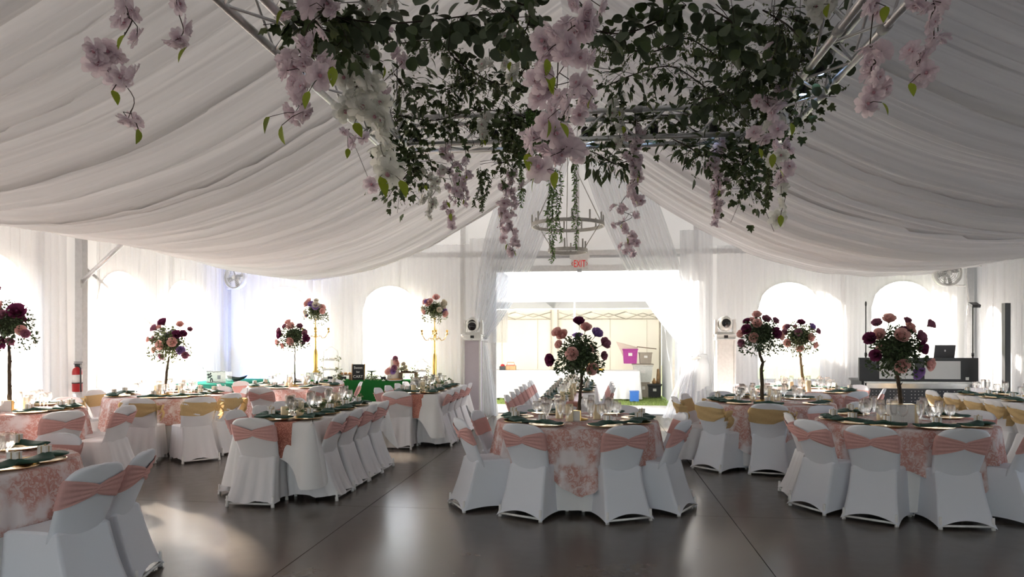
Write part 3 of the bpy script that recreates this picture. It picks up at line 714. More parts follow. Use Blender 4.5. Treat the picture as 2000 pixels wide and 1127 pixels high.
for ks in CH.values():
    for kd in ks:
        if kd.first:
            def rm(t):
                for c in t[1]: rm(c)
                bpy.data.objects.remove(t[0])
            rm(kd.tr)
# ------------------------------------------------------------------ roses and centrepiece trees
M['foam'] = mat('dark_green_foam', (.022, .034, .014), .95, 0, .4, 60, .8, 80)  # floral foam core, added dark to close bright gaps between the leaves
def rose_mesh(name, ma, seed):
    r = random.Random(seed); m = MB(); m.ell((0, 0, .026), (.013, .013, .026), 8, 5)
    for ring, (n, rad, tilt, wd, ht) in enumerate(((3, .014, .05, .018, .052), (4, .023, .14, .025, .055), (5, .032, .28, .030, .056), (6, .038, .50, .033, .050))):
        for k in range(n):
            a = 2*PI*k/n+ring*.7+r.uniform(-.15, .15); G = []
            for i in range(4):
                t = i/3; R = []
                for j in range(5):
                    s = -1+j/2; rr = rad*.35+rad*.65*t+math.sin(tilt)*ht*t*.55; z = ht*t*math.cos(tilt*.8)+.004*(1-s*s)*(t) - (.006*t*t if ring > 1 else 0)
                    an = a+s*wd/max(.012, rr+.006)*(.5+.5*math.sin(PI*min(1, .25+t*.6)))
                    R.append((rr*math.cos(an), rr*math.sin(an), z))
                G.append(R)
            m.grid(G)
    return m.mesh(name, ma)
ROSE = {k: rose_mesh('rose', M[k], i) for i, k in enumerate(('blush', 'plum', 'lilac', 'mauve', 'ivory'))}
SEP = MB().ell((0, 0, -.004), (.012, .012, .008), 8, 4).tube([(0, 0, -.005), (.002, 0, -.03), (0, .003, -.07)], .0025, 5).mesh('stalk', M['leaf'])
def leaf_pts(L, W, bend=.25, n=4, rnd=False):
    G = []
    for i in range(n+1):
        t = i/n; w = (W*.5*math.sqrt(max(0, 1-(2*t-1)**2))+W*.03 if rnd else W*math.sin(PI*min(1, t**.8))**.8*.5) if 0 < t < 1 else W*.03
        z = -bend*L*t*t; G.append([Vector((-w, L*t, z+w*.25)), Vector((0, L*t, z)), Vector((w, L*t, z+w*.25))])
    return G
def rand_rot(r): return Euler((r.uniform(-PI, PI), r.uniform(-PI, PI), r.uniform(-PI, PI))).to_matrix()
def look(d, roll=0):
    q = d.to_track_quat('Y', 'Z').to_matrix(); return q @ Matrix.Rotation(roll, 3, 'Y')
def foliage(m, c, rad, n, r, L=(.018, .034), squash=1.0, hang=0.0):
    if hang: n = int(n*2.3); L = (.024, .044)
    for _ in range(n):
        d = Vector((r.gauss(0, 1), r.gauss(0, 1), r.gauss(0, 1))).normalized(); q = rad*r.uniform(.25, 1.0)**.6
        p = c+Vector((d.x*q, d.y*q, d.z*q*squash)); 
        if hang and r.random() < hang: p = c+Vector((d.x*rad*1.15, d.y*rad*1.15, -abs(d.z)*rad*.6-rad*r.uniform(.2, .75)))
        l = r.uniform(*L); R = look((d+Vector((r.uniform(-1, 1), r.uniform(-1, 1), r.uniform(-1, .6)))).normalized(), r.uniform(-2, 2))
        G = [[p+R @ v for v in row] for row in leaf_pts(l, l*.62, .2, 2)]; m.grid(G)
    for _ in range(int(n/22)):
        d = Vector((r.gauss(0, 1), r.gauss(0, 1), r.gauss(0, .8)-.1)).normalized(); m.tube([c, c+d*rad*.5, c+d*rad*1.05+Vector((0, 0, -.02))], .002, 4, cap=False)
def tree(C, z0, trunk, crown, rad, roses, label, bark='bark', seed=0, nleaf=420, base='plate', squash=1.0, tr=.017, grp='topiary flower trees', leafm='treeleaf', hang=.16):
    r = random.Random(seed); t = thing('flower_tree', label, 'flower tree', C, 0, grp)
    pts = [Vector(p) for p in trunk]; n = len(pts); fine = []
    for i in range(n-1):
        for k in range(5): fine.append(pts[i].lerp(pts[i+1], k/5)+Vector((r.uniform(-1, 1)*.003, r.uniform(-1, 1)*.003, 0)))
    fine.append(pts[-1])
    m = MB(); m.tube(fine, [tr*(1.15-.45*i/len(fine))*r.uniform(.92, 1.08) for i in range(len(fine))], 9)
    if bark != 'pole':
        for k in (.35, .6): p = fine[int(len(fine)*k)]; m.tube([p, p+Vector((tr*1.1, r.uniform(-.01, .01), .012)), p+Vector((tr*1.6, 0, .03))], [tr*.5, tr*.35, tr*.15], 6)
    m.build('trunk', M['black' if bark == 'pole' else bark], t)
    if base: MB().lathe([(.001, 0), (.085, 0), (.09, .006), (.09, .012), (.03, .02), (.022, .035), (.001, .035)], 20, cap=False).build('base', M['gold'], t)
    c = Vector(crown); f = MB(); foliage(f, c, rad*.9, nleaf, r, squash=squash, hang=hang); fo = f.build('foliage', M[leafm], t); fo['kind'] = 'stuff'; MB().ell(c, (rad*.55, rad*.55, rad*.5*squash), 14, 8).build('foam_core', M['foam'], t)
    for kind, dx, dz, dy, s in roses:
        p = c+Vector((dx, dy, dz)); d = Vector((dx, dy-.03, dz+.02)); d = d.normalized() if d.length > .001 else Vector((0, -1, 0))
        d = (d+Vector((0, -.8, .1))).normalized()
        o = link('rose', ROSE[kind], t, p); o.rotation_euler = d.to_track_quat('Z', 'Y').to_euler(); o.scale = (s, s, s); link('stalk', SEP, o)
def roses_px(lst, cx, cy, d, r):
    """flower heads read as offsets from the crown centre in metres"""
    k = d/F; out = []
    for kind, px, py, s in lst:
        dx = (px-cx)*k; dz = (cy-py)*k; q = math.hypot(dx, dz); out.append((kind, dx, dz, -max(.05, .17-q*.55)*r.uniform(.5, 1), s))
    return out
r_ = random.Random(4)
def back_roses(n, rad, seed):
    r = random.Random(seed); out = []
    for _ in range(n):
        a = r.uniform(.2, PI-.2); out.append((r.choice(['blush', 'plum', 'mauve', 'lilac']), rad*math.cos(a)*r.uniform(.5, 1), r.uniform(-.5, .9)*rad, rad*math.sin(a), r.uniform(.9, 1.2)))
    return out
rr1 = [('plum', 1108, 630, 1.15), ('blush', 1120, 642, 1.2), ('lilac', 1140, 652, 1.2), ('blush', 1068, 650, 1.1), ('blush', 1079, 656, 1.25), ('mauve', 1154, 670, 1.2), ('blush', 1072, 672, .9), ('blush', 1097, 689, 1.35), ('plum', 1058, 700, 1.3), ('mauve', 1152, 692, .9), ('blush', 1130, 714, 1.3)]
tree((-.17, 7.03, TT), 0, [(0, 0, 0), (.005, 0, .2), (.02, 0, .34), (.03, 0, .45)], (.0, 0, .64), .22, roses_px(rr1, 1108, 690, 7, r_)+back_roses(5, .18, 1), 'topiary tree of dark leaves with pink and lilac roses on the %s' % N1, seed=1, nleaf=640)
rr2 = [('mauve', 1720, 629, 1.0), ('blush', 1741, 623, 1.25), ('mauve', 1773, 624, .8), ('blush', 1776, 637, 1.05), ('mauve', 1811, 631, 1.0), ('plum', 1708, 658, 1.3), ('blush', 1723, 651, 1.25), ('blush', 1756, 654, 1.5), ('plum', 1767, 643, .9), ('mauve', 1793, 655, 1.3), ('plum', 1792, 674, 1.4), ('plum', 1718, 687, 1.2), ('blush', 1757, 703, 1.5), ('blush', 1807, 703, 1.3), ('lilac', 1788, 717, 1.4)]
tree((2.93, 7.3, TT), 0, [(.01, 0, 0), (.0, 0, .2), (-.02, 0, .38), (-.04, 0, .52)], (-.04, 0, .70), .24, roses_px(rr2, 1757, 675, 7, r_)+back_roses(5, .2, 2), 'large topiary tree with many pink and plum roses on the %s' % N2, seed=2, nleaf=760, tr=.02)
rr3 = [('blush', 1475, 624, 1.2), ('blush', 1474, 640, 1.3), ('mauve', 1490, 632, 1.2), ('mauve', 1507, 634, 1), ('plum', 1458, 650, 1.4), ('blush', 1470, 663, 1.3), ('plum', 1504, 656, 1.5), ('blush', 1515, 661, 1.1), ('blush', 1447, 657, 1), ('mauve', 1450, 673, 1.1)]
tree((2.1, 9.4, TT), 0, [(.0, 0, 0), (.0, 0, .2), (-.01, 0, .42), (.01, 0, .5), (-.03, 0, .6), (-.04, 0, .7)], (-.02, 0, .86), .25, roses_px(rr3, 1483, 657, 9.3, r_)+back_roses(5, .2, 3), 'topiary tree with a kinked dark trunk and pink roses on the %s' % N3, seed=3, nleaf=560, tr=.022)
rr4 = [('mauve', 1544, 643, .9), ('plum', 1567, 636, 1.2), ('lilac', 1586, 643, 1.1), ('mauve', 1596, 651, 1), ('mauve', 1540, 653, 1.1), ('mauve', 1561, 654, 1.2), ('blush', 1581, 662, 1.3), ('blush', 1545, 671, 1.3), ('blush', 1565, 680, 1.2), ('blush', 1591, 675, 1.1)]
tree((3.12, 11.45, TT), 0, [(.06, 0, 0), (.045, 0, .2), (.02, 0, .42), (.0, 0, .62)], (.0, 0, .84), .27, roses_px(rr4, 1567, 660, 11.2, r_)+back_roses(4, .2, 4), 'topiary tree with a pale tan trunk on the %s' % N4, 'palebark', seed=4, nleaf=430, tr=.022, leafm='leaf2')
rr7 = [('mauve', 5, 592, 1.1), ('blush', 8, 622, 1.4), ('plum', 42, 632, 1.9), ('mauve', 24, 636, 1.1), ('blush', 14, 654, 1.2), ('plum', 14, 678, 1.9), ('blush', 50, 662, 1.2), ('mauve', 58, 668, 1.0), ('mauve', 32, 680, 1), ('blush', 0, 686, 1.4)]
tree((-6.50, 7.22, TT), 0, [(0, 0, 0), (0, 0, .25), (.0, 0, .6), (-.01, 0, .8)], (-.03, 0, .98), .28, roses_px(rr7, 15, 648, 8.2, r_)+back_roses(4, .2, 5), 'tall topiary tree with big plum roses at the left edge, %s' % N7, seed=5, nleaf=520, tr=.02)
rr8 = [('plum', 314, 633, 1.4), ('mauve', 297, 643, 1.2), ('blush', 307, 640, .9), ('blush', 347, 636, 1.1), ('mauve', 367, 644, .8), ('plum', 343, 655, 1.3), ('plum', 353, 653, 1.1), ('blush', 317, 673, 1.4), ('blush', 338, 668, 1.4), ('mauve', 297, 663, 1), ('lilac', 347, 682, 1.3), ('blush', 297, 681, 1.1), ('mauve', 358, 691, 1.1), ('mauve', 313, 693, 1), ('blush', 285, 663, .9)]
tree((-6.08, 9.5, TT), 0, [(-.03, 0, 0), (-.02, 0, .2), (.0, 0, .4), (.03, 0, .55)], (.03, 0, .76), .26, roses_px(rr8, 322, 667, 10.2, r_)+back_roses(4, .2, 6), 'topiary tree with scattered plum and blush roses on the %s' % N8, seed=6, nleaf=520, leafm='leaf2')
rr9 = [('blush', 531, 633, 1.2), ('mauve', 524, 640, 1), ('blush', 538, 641, 1.5), ('mauve', 553, 640, 1.1), ('mauve', 514, 648, 1.2), ('plum', 518, 656, 1.5), ('plum', 565, 662, 1.4), ('blush', 539, 667, 1.4), ('mauve', 563, 653, 1), ('blush', 510, 669, 1.2), ('blush', 520, 675, 1)]
tree((-5.1, 11.6, TT), 0, [(0, 0, 0), (0, 0, .4), (0, 0, .68)], (-.02, 0, .86), .24, roses_px(rr9, 539, 657, 11.9, r_)+back_roses(4, .2, 7), 'topiary tree on a straight black pole on the %s' % N9, 'pole', seed=7, nleaf=520, tr=.012)
# white number blocks beside the trees
def number_block(x, y, rz, s, tab):
    o = tag(MB().box((0, 0, .065*s), (.17*s, .05*s, .13*s)).build('table_number_block', M['box'], None, False, (x, y, TT)), 'white square table block with gold edge on the %s' % tab, 'table sign', 'table number blocks'); o.rotation_euler.z = rz
    MB().box((.088*s, 0, .065*s), (.006, .052*s, .13*s)).box((0, 0, .132*s), (.172*s, .052*s, .004)).build('gold_edge', M['gold'], o, False)
number_block(2.86, 7.12, .1, 1.35, N2); number_block(-.22, 6.95, .0, .75, N1); number_block(2.3, 9.55, .1, .8, N3); number_block(-6.45, 7.1, .3, .9, N7)
# ivy on the long tables
def ivy_runner(cx, y0, y1, n, label, seed):
    r = random.Random(seed); m = MB(); y = y0
    pts = [Vector((cx+.05*math.sin(k*1.7+seed), y0+(y1-y0)*k/14, TT+.012)) for k in range(15)]; m.tube(pts, .004, 5)
    for _ in range(n):
        p = pts[r.randrange(15)]+Vector((r.uniform(-.09, .09), r.uniform(-.1, .1), r.uniform(.005, .075))); l = r.uniform(.035, .06)
        R = look(Vector((r.uniform(-1, 1), r.uniform(-1, 1), r.uniform(-.1, .7))).normalized(), r.uniform(-.6, .6)); m.grid([[p+R @ v for v in row] for row in leaf_pts(l, l*.85, .15, 3)])
    tag(m.build('ivy_garland', M['leaf'], None), label, 'garland', kind='stuff')
ivy_runner(-3.05, 6.85, 8.7, 190, 'dark ivy garland among the glasses on the %s' % NL1, 1)
ivy_runner(-2.65, 10.4, 12.3, 150, 'dark ivy garland among the glasses on the %s' % NL2, 2)
ivy_runner(-.39, 9.3, 12.8, 180, 'dark ivy garland among the glasses on the %s' % NL3, 3)
# ------------------------------------------------------------------ candelabra
def candelabrum(x, y, z0, h, label, seed):
    t = thing('candelabrum', label, 'candelabra', (x, y, z0), 0, 'gold candelabra'); s = h/1.0
    prof = [(.001, 0), (.10, 0), (.10, .012), (.075, .025), (.05, .05), (.052, .2), (.055, .33), (.045, .40), (.02, .44), (.028, .47), (.018, .50), (.024, .56), (.016, .62), (.03, .66), (.036, .69), (.022, .73), (.014, .78), (.026, .82), (.014, .86), (.012, .98), (.05, 1.0), (.001, 1.0)]
    MB().lathe([(a*.85, b*s) for a, b in prof], 18, cap=False).build('stem', M['gold'], t)
    for k in range(4):
        a = k*PI/2+.35; u = Vector((math.cos(a), math.sin(a), 0)); za = .66*s
        pts = [Vector((0, 0, za))+u*(.02+.23*q)+Vector((0, 0, .03*math.sin(q*PI)-.055*math.sin(q*PI*1.0)**2*(1 if q > .4 else .2)+.10*max(0, q-.75)*4*.9)) for q in np.linspace(0, 1, 14)]
        m = MB().tube(pts, .0075, 7); e = pts[-1]
        m.tube([Vector((0, 0, za+.02))+u*(.05+.035*math.sin(q))+Vector((0, 0, .035*math.cos(q))) for q in np.linspace(.4, 5.2, 14)], .005, 6)
        ar = m.build('arm', M['gold'], t)
        MB().lathe([(.001, 0), (.012, 0), (.034, .012), (.036, .016), (.014, .02), (.012, .05), (.022, .058), (.022, .088), (.026, .092), (.018, .092), (.001, .06)], 12, e, cap=False).build('candle_cup', M['gold'], ar)
    r = random.Random(seed); c = Vector((0, 0, 1.15*s)); f = MB(); foliage(f, c+Vector((0, 0, -.02)), .21, 420, r, squash=.8, hang=.16); MB().ell(c, (.12, .12, .1), 12, 8).build('foam_core', M['foam'], t); fo = f.build('foliage', M['leaf2'], t); fo['kind'] = 'stuff'
    for k in range(16):
        a = r.uniform(PI*.95, PI*2.05); e = r.uniform(-.45, 1.25); d = Vector((math.cos(a)*math.cos(e), math.sin(a)*math.cos(e), math.sin(e))); p = c+d*.20*r.uniform(.85, 1.2)
        kd = ('blush', 'ivory', 'lilac', 'blush', 'ivory', 'blush', 'lilac', 'blush')[k % 8]; o = link('rose', ROSE[kd], t, p); sc = r.uniform(.9, 1.5); o.scale = (sc,)*3; o.rotation_euler = (d+Vector((0, -.4, 0))).to_track_quat('Z', 'Y').to_euler(); link('stalk', SEP, o)
candelabrum(-5.60, 13.72, .9, 1.08, 'tall gold candelabrum topped with roses at the left end of the dessert table', 1)
candelabrum(-3.17, 13.75, .76, 1.22, 'tall gold candelabrum topped with roses at the right end of the dessert table', 2)
# ------------------------------------------------------------------ dessert table
M['greencloth'] = cloth('forest_green_cloth', (.020, .125, .030), 0, 0, 80, .15)
M['tealcloth'] = cloth('teal_green_cloth', (.06, .30, .22), .05, 0, 80, .12)
def cloth_table(cx, cy, hx, hy, ma, label, rz=0, drop=.72, name='dessert_table'):
    t = thing(name, 'folding table under the %s' % label, 'table', (cx, cy, 0), rz)
    MB().box((0, 0, .735), (2*hx, 2*hy, .025)).build('tabletop', M['box'], t, False)
    for sx in (-1, 1):
        for sy in (-1, 1): MB().tube([(sx*(hx-.15), sy*(hy-.1), 0), (sx*(hx-.15), sy*(hy-.1), .73)], .016, 8).build('leg', M['black'], t)
    o = rect_cloth(hx, hy, .7525, drop, 0, int(cx*10) % 50, .02).build('tablecloth', ma, None, loc=(cx, cy, 0)); o.rotation_euler.z = rz; return tag(o, label, 'tablecloth')
cloth_table(-4.42, 13.75, 1.36, .36, M['greencloth'], 'forest green cloth to the floor on the dessert table')
ZD = .754
M['wood'] = mat('brown_wood', (.16, .085, .045), .7, 0, .25, 12); M['lightwood'] = mat('light_wood', (.42, .26, .13), .7, 0, .2, 12)
M['chalk'] = mat('chalkboard_black', (.014, .014, .016), .8); M['cake'] = mat('white_icing', (.72, .64, .55), .6); M['brownie'] = mat('chocolate_brown', (.07, .035, .022), .8, 0, .4, 50)
M['cookie'] = mat('golden_pastry', (.50, .28, .12), .8, 0, .3, 50); M['emptywhite'] = mat('glazed_white', (.78, .77, .74), .35)
def text_mesh(txt, size, ma, depth=.002):
    c = bpy.data.curves.new('t', 'FONT'); c.body = txt; c.size = size; c.extrude = depth; c.align_x = 'CENTER'; c.align_y = 'CENTER'
    o = bpy.data.objects.new('t', c); COL.objects.link(o); dg = bpy.context.evaluated_depsgraph_get(); dg.update()
    me = bpy.data.meshes.new_from_object(o.evaluated_get(dg)); bpy.data.objects.remove(o); me.materials.clear(); me.materials.append(ma); return me
def cakestand(x, y, label, tiers, sc, seed):
    r = random.Random(seed); t = thing('tiered_stand', label, 'cake stand', (x, y, ZD)); z = 0
    m = MB(); hh = []
    for k in range(tiers):
        w = (.34-.06*k)*sc; hh.append(z)
        MB().box((0, 0, z+.012), (w, .2*sc, .016)).box((0, -.1*sc, z+.022), (w, .006, .03)).box((0, .1*sc, z+.022), (w, .006, .03)).build('shelf', M['emptywhite'], t, False)
        for _ in range(int(7*sc)): MB().ell((r.uniform(-w/2.4, w/2.4), r.uniform(-.06, .06)*sc, z+.04), (.026, .026, .02), 8, 5).build('cupcake', M[r.choice(['cake', 'emptywhite'])], t)
        z += .19*sc
    w = .34*sc
    for sx in (-1, 1):
        MB().tube([(sx*w*.46, 0, 0), (sx*w*.47, 0, z*.6), (sx*w*.42, 0, z), (sx*w*.2, 0, z+.04*sc)], .007, 6).build('frame_rod', M['emptywhite'], t)
    MB().tube([(w*.2*math.cos(a), 0, z+.04*sc+.05*sc*math.sin(a)) for a in np.linspace(0, PI, 12)], .006, 6).build('handle', M['emptywhite'], t)
    f = MB()
    for sx in (-1, 1): foliage(f, Vector((sx*w*.52, -.05, z*.35)), .07*sc, 60, r, (.02, .04)); foliage(f, Vector((sx*w*.5, -.06, z*.75)), .05*sc, 30, r, (.02, .04))
    f.build('leaf_trim', M['leaf2'], t)['kind'] = 'stuff'
cakestand(-5.28, 13.72, 'tall white tiered dessert stand trimmed with leaves, left on the green table', 3, 1.0, 1)
cakestand(-3.42, 13.7, 'small white tiered stand beside the right candelabrum', 2, .9, 2)
t = thing('chalkboard_sign', 'black chalkboard menu easel with wooden side on the dessert table', 'sign', (-4.68, 13.62, ZD), .12)
MB().box((0, 0, .16), (.23, .012, .31), M=Matrix.Rotation(-.12, 3, 'X')).build('board', M['chalk'], t, False)
for sx in (-1, 1): MB().box((sx*.122, .01, .158), (.018, .026, .33), M=Matrix.Rotation(-.12, 3, 'X')).build('frame_side', M['lightwood'], t, False)
MB().box((-.122, .07, .15), (.016, .02, .31), M=Matrix.Rotation(.25, 3, 'X')).build('rear_leg', M['lightwood'], t, False)
for txt, z, s in (('Sweet', .245, .07), ('bar', .165, .055), ('CART', .07, .075)):
    o = link('lettering', text_mesh(txt, s, M['box'], .001), t, (0, -.008-(.16-z)*.12, z)); o.rotation_euler = (PI/2-.12, 0, 0)
t = thing('wedding_cake', 'three-tier iced cake with roses down its side on the dessert table', 'cake', (-3.98, 13.72, ZD))
MB().lathe([(.001, 0), (.17, 0), (.18, .02), (.17, .025), (.001, .025)], 24, cap=False).build('cake_board', M['wood'], t)
z = .025
for k, (rr, hh) in enumerate(((.135, .13), (.105, .13), (.075, .13))):
    MB().lathe([(.001, z), (rr-.006, z), (rr, z+.006), (rr, z+hh-.008), (rr-.008, z+hh), (.001, z+hh)], 28, cap=False).build('cake_tier', M['cake'], t); z += hh
rc = random.Random(8)
for k, (kd, dx, zz_) in enumerate((('blush', .07, .37), ('blush', -.06, .2), ('lilac', .02, .18), ('blush', .09, .33), ('mauve', .06, .43), ('blush', -.09, .17), ('mauve', .05, .25))):
    o = link('rose', ROSE[kd], t, (dx, -.11+.04*(zz_ > .25), zz_)); o.scale = (1.2,)*3; o.rotation_euler = (PI/2, 0, 0)
f = MB(); foliage(f, Vector((.09, -.07, .27)), .09, 60, rc); foliage(f, Vector((-.12, -.08, .05)), .09, 70, rc); f.build('leaf_trim', M['leaf'], t)['kind'] = 'stuff'
def riser(x, y, w, h, label, top):
    t = thing('wooden_riser', label, 'riser', (x, y, ZD)); MB().box((0, 0, h), (w, .2, .016)).build('shelf', M['wood'], t, False)
    for sx in (-1, 1): MB().box((sx*w*.45, 0, h/2), (.018, .18, h)).build('leg', M['wood'], t, False)
    return t
riser(-3.68, 13.7, .34, .15, 'dark wooden riser holding brownies right of the cake', 1)
for k in range(6):
    tag(MB().box((0, 0, .014), (.045, .05, .028)).build('brownie', M['brownie'], None, False, (-3.82+.056*k, 13.7+.02*(-1)**k, ZD+.158)), 'dark brownie on the wooden riser, number %s from the left' % ORD[k], 'brownie', 'brownies on the riser')
riser(-4.98, 13.72, .26, .10, 'low dark wooden riser left of the chalkboard', 1)
for k in range(3):
    tag(MB().ell((0, 0, .022), (.04, .04, .022), 10, 5).build('pastry', M['cookie'], None, True, (-5.06+.085*k, 13.72, ZD+.108)), 'golden pastry on the low riser, %s from the left' % ORD[k], 'pastry', 'pastries on the low riser')
for k, (x, y) in enumerate(((-4.92, 13.47), (-4.12, 13.47), (-3.36, 13.47), (-5.2, 13.47))):
    t = thing('dessert_label', 'small black name card on a white stand, %s along the table front' % ORD[k], 'name card', (x, y, ZD), 0, 'dessert name cards')
    MB().box((0, 0, .055), (.1, .006, .05)).build('card', M['chalk'], t, False); MB().lathe([(.001, 0), (.035, 0), (.03, .012), (.008, .02), (.008, .035), (.001, .035)], 12, cap=False).build('stand', M['emptywhite'], t)
for k, (x, n, y) in enumerate(((-4.42, 90, 13.62), (-5.08, 80, 13.6), (-4.25, 70, 13.55), (-3.5, 70, 13.58))):
    f = MB(); foliage(f, Vector((0, 0, .06)), .10, n, random.Random(k), (.02, .045), .6); f.v = [(a, b, max(.002, c)) for a, b, c in f.v]
    o = tag(f.build('greenery_bunch', M['leaf2'], None, True, (x, y, ZD)), 'loose bunch of greenery on the dessert table, %s' % ('between board and cake', 'beside the left stand', 'in front of the cake', 'by the right stand')[k], 'greenery')
t = tag(MB().lathe([(.001, 0), (.11, 0), (.15, .018), (.148, .022), (.10, .006), (.001, .006)], 24, cap=False).build('pastry_plate', M['emptywhite'], None, True, (-3.9, 13.5, ZD)), 'round plate of golden pastry twists in front of the cake', 'plate')
for k in range(5):
    tag(MB().tube([(-.07, 0, .012), (-.03, .015, .02), (.03, -.012, .02), (.07, 0, .012)], [.008, .014, .014, .008], 7).build('pastry_twist', M['cookie'], None, True, (-3.9+.018*(k-2), 13.5+.028*(k-2), ZD+.008)), 'golden pastry twist on the plate by the cake, %s row from the front' % ORD[k], 'pastry', 'pastry twists')
t = tag(MB().lathe([(.001, 0), (.06, 0), (.03, .02), (.014, .05), (.014, .15), (.09, .17), (.1, .18), (.001, .175)], 20, cap=False).build('pedestal_dish', M['darkmetal'], None, True, (-4.47, 13.82, ZD)), 'dark pedestal dish behind the chalkboard', 'dish')
t = tag(MB().lathe([(.001, 0), (.05, 0), (.055, .10), (.048, .11), (.001, .10)], 16, cap=False).build('white_jar', M['emptywhite'], None, True, (-5.5, 13.55, ZD)), 'white jar at the left end of the dessert table', 'jar')
t = thing('bud_vase', 'small clear vase with white flowers left of the dark riser', 'vase', (-3.80, 13.78, ZD)); MB().lathe([(.001, 0), (.03, 0), (.034, .05), (.02, .10), (.024, .12)], 14, cap=False).build('vase', M['glass'], t)
for dx, dz in ((-.03, .2), (.035, .24), (0, .3), (.05, .17)):
    MB().tube([(0, 0, .03), (dx*.5, 0, .12), (dx, 0, dz)], .003, 5).build('flower_stem', M['leaf'], t); o = link('rose', ROSE['ivory'], t, (dx, 0, dz)); o.rotation_euler = (.9, 0, 0)
# stand for the left candelabrum
tag(MB().box((0, 0, .073), (.2, .2, .146)).build('display_box', M['emptywhite'], None, False, (-5.60, 13.72, ZD)), 'white block under the left candelabrum', 'box')
# ------------------------------------------------------------------ gift table in the corner
cloth_table(-7.1, 13.0, .5, .95, M['tealcloth'], 'teal green cloth on the gift table in the left corner', name='gift_table')
t = thing('cow_sign', 'white card with a black and white cow and wavy black border on the teal table', 'sign', (-7.0, 12.45, ZD), .05)
MB().box((0, 0, .11), (.36, .015, .22)).build('card', M['emptywhite'], t, False)
for z, s in ((.212, 1), (.012, -1)):
    MB().tube([(-.18+.36*k/24, -.010, z-s*.006*math.sin(k*.9)-s*.01*(1 if 8 < k < 15 else 0)) for k in range(25)], .004, 5).build('wavy_border', M['black'], t)
for x, z, a, b in ((-.14, .15, .03, .02), (-.10, .17, .014, .022), (-.115, .11, .024, .018), (-.145, .10, .012, .022), (-.09, .13, .018, .014), (-.10, .045, .01, .03), (-.065, .045, .01, .03), (-.085, .075, .022, .015)):
    MB().ell((x, -.009, z), (a, .004, b), 10, 5).build('cow_patch', M['black'], t)
MB().box((.06, -.009, .105), (.06, .004, .07)).build('grey_print', mat('grey_print', (.3, .3, .33), .7), t, False)
t = tag(MB().ell((0, 0, 0), (.001, .001, .001)).build('boat_dish', M['darkmetal'], None, True, (-6.86, 12.95, ZD)), 'dark boat-shaped dish on the teal table', 'dish')
G = []
for i in range(13):
    s = -1+2*i/12; w = .09*(1-abs(s)**2.2)+.004; R = []
    for k in range(10):
        a = PI*k/9; R.append((.22*s+.0, -w*math.cos(a), .075-.06*math.sin(a)*(1-s*s)**.5+.05*s*s))
    G.append(R)
t.data = MB().grid(G).box((0, 0, .012), (.12, .06, .024)).mesh('boat_dish', M['darkmetal'])
t = thing('acrylic_box', 'clear box of cards with a white lid on the teal table', 'box', (-6.95, 12.72, ZD)); MB().box((0, 0, .09), (.14, .16, .18)).build('walls', M['glass'], t, False); MB().box((0, 0, .185), (.15, .17, .01)).build('lid', M['emptywhite'], t, False)
# ------------------------------------------------------------------ fire extinguisher, fans, exit sign
t = thing('fire_extinguisher', 'red fire extinguisher hanging on the left wall post', 'fire extinguisher', (XL+.15, 9.98, .76))
M['red'] = mat('red_enamel', (.42, .012, .015), .3, 0, .06, 8)
MB().lathe([(.001, 0), (.065, 0), (.07, .008), (.07, .30), (.06, .345), (.03, .37), (.022, .385), (.001, .385)], 20, cap=False).build('cylinder', M['red'], t)
MB().lathe([(.071, .14), (.0715, .14), (.0715, .26), (.071, .26)], 20, cap=False).build('label_band', M['box'], t); MB().lathe([(.0722, .125), (.074, .125), (.074, .14), (.0722, .14)], 20, cap=False).build('strap', M['black'], t)
MB().box((0, 0, .40), (.05, .05, .04)).box((.03, -.03, .425), (.12, .022, .012)).box((.04, -.03, .45), (.13, .022, .01)).build('valve_handle', M['black'], t, False)
MB().tube([(.03, -.03, .40), (.085, -.04, .36), (.09, -.045, .2), (.092, -.045, .05), (.098, -.045, .0)], .011, 8).build('hose', M['black'], t)
def fan(x, y, z, rz, label, mx):
    t = thing('wall_fan', label, 'fan', (x, y, z), rz, 'white wall fans'); R = .235
    m = MB()
    for rr in (.06, .095, .13, .165, .2, R): m.tube([(rr*math.cos(a), -.055, rr*math.sin(a)) for a in np.linspace(0, 2*PI, 33)[:-1]], .0045 if rr < R else .013, 5, closed=True)
    for k in range(10): a = 2*PI*k/10; m.tube([(.04*math.cos(a), -.058, .04*math.sin(a)), (R*math.cos(a), -.055, R*math.sin(a))], .004, 5)
    m.build('grille', M['white_paint'], t)
    h = MB(); Mx = Matrix.Rotation(PI/2, 3, 'X'); G = []
    for rr, yy in ((R, .07), (R+.008, .07), (R+.01, -.05), (R, -.05)): G.append([(rr*math.cos(a), yy, rr*math.sin(a)) for a in np.linspace(0, 2*PI, 33)[:-1]])
    h.grid(G, cu=True, cv=True); h.build('housing', M['white_paint'], t)
    MB().ell((0, -.06, 0), (.045, .02, .045), 12, 6).build('hub', M['emptywhite'], t)
    for k in range(4):
        a = PI/2*k+.3; u = Vector((math.cos(a), 0, math.sin(a))); v = Vector((-u.z, 0, u.x)); G = [[u*rr+v*s*.05*(.5+rr*2)+Vector((0, .02*s, 0)) for s in (-1, 0, 1)] for rr in (.03, .1, .16, .205)]; MB().grid(G).build('blade', M['post'], t)
    MB().ell((0, .05, 0), (.07, .07, .07), 12, 8).build('motor', M['post'], t)
    MB().tube([(0, .05, -.2), (mx*.28, .12, -.22), (mx*.45, .22, -.22)], .018, 8).tube([(0, .06, 0), (0, .09, -.21)], .02, 8).build('bracket', M['white_paint'], t)
pf = P(454, 541, 14.6); fan(pf.x, 13.95, pf.z, -.2, 'round white wall fan high in the left rear corner', -1)
pf = P(1850, 533, 12.9); fan(pf.x, pf.y, pf.z, .1, 'round white wall fan high in the right rear corner', 1)
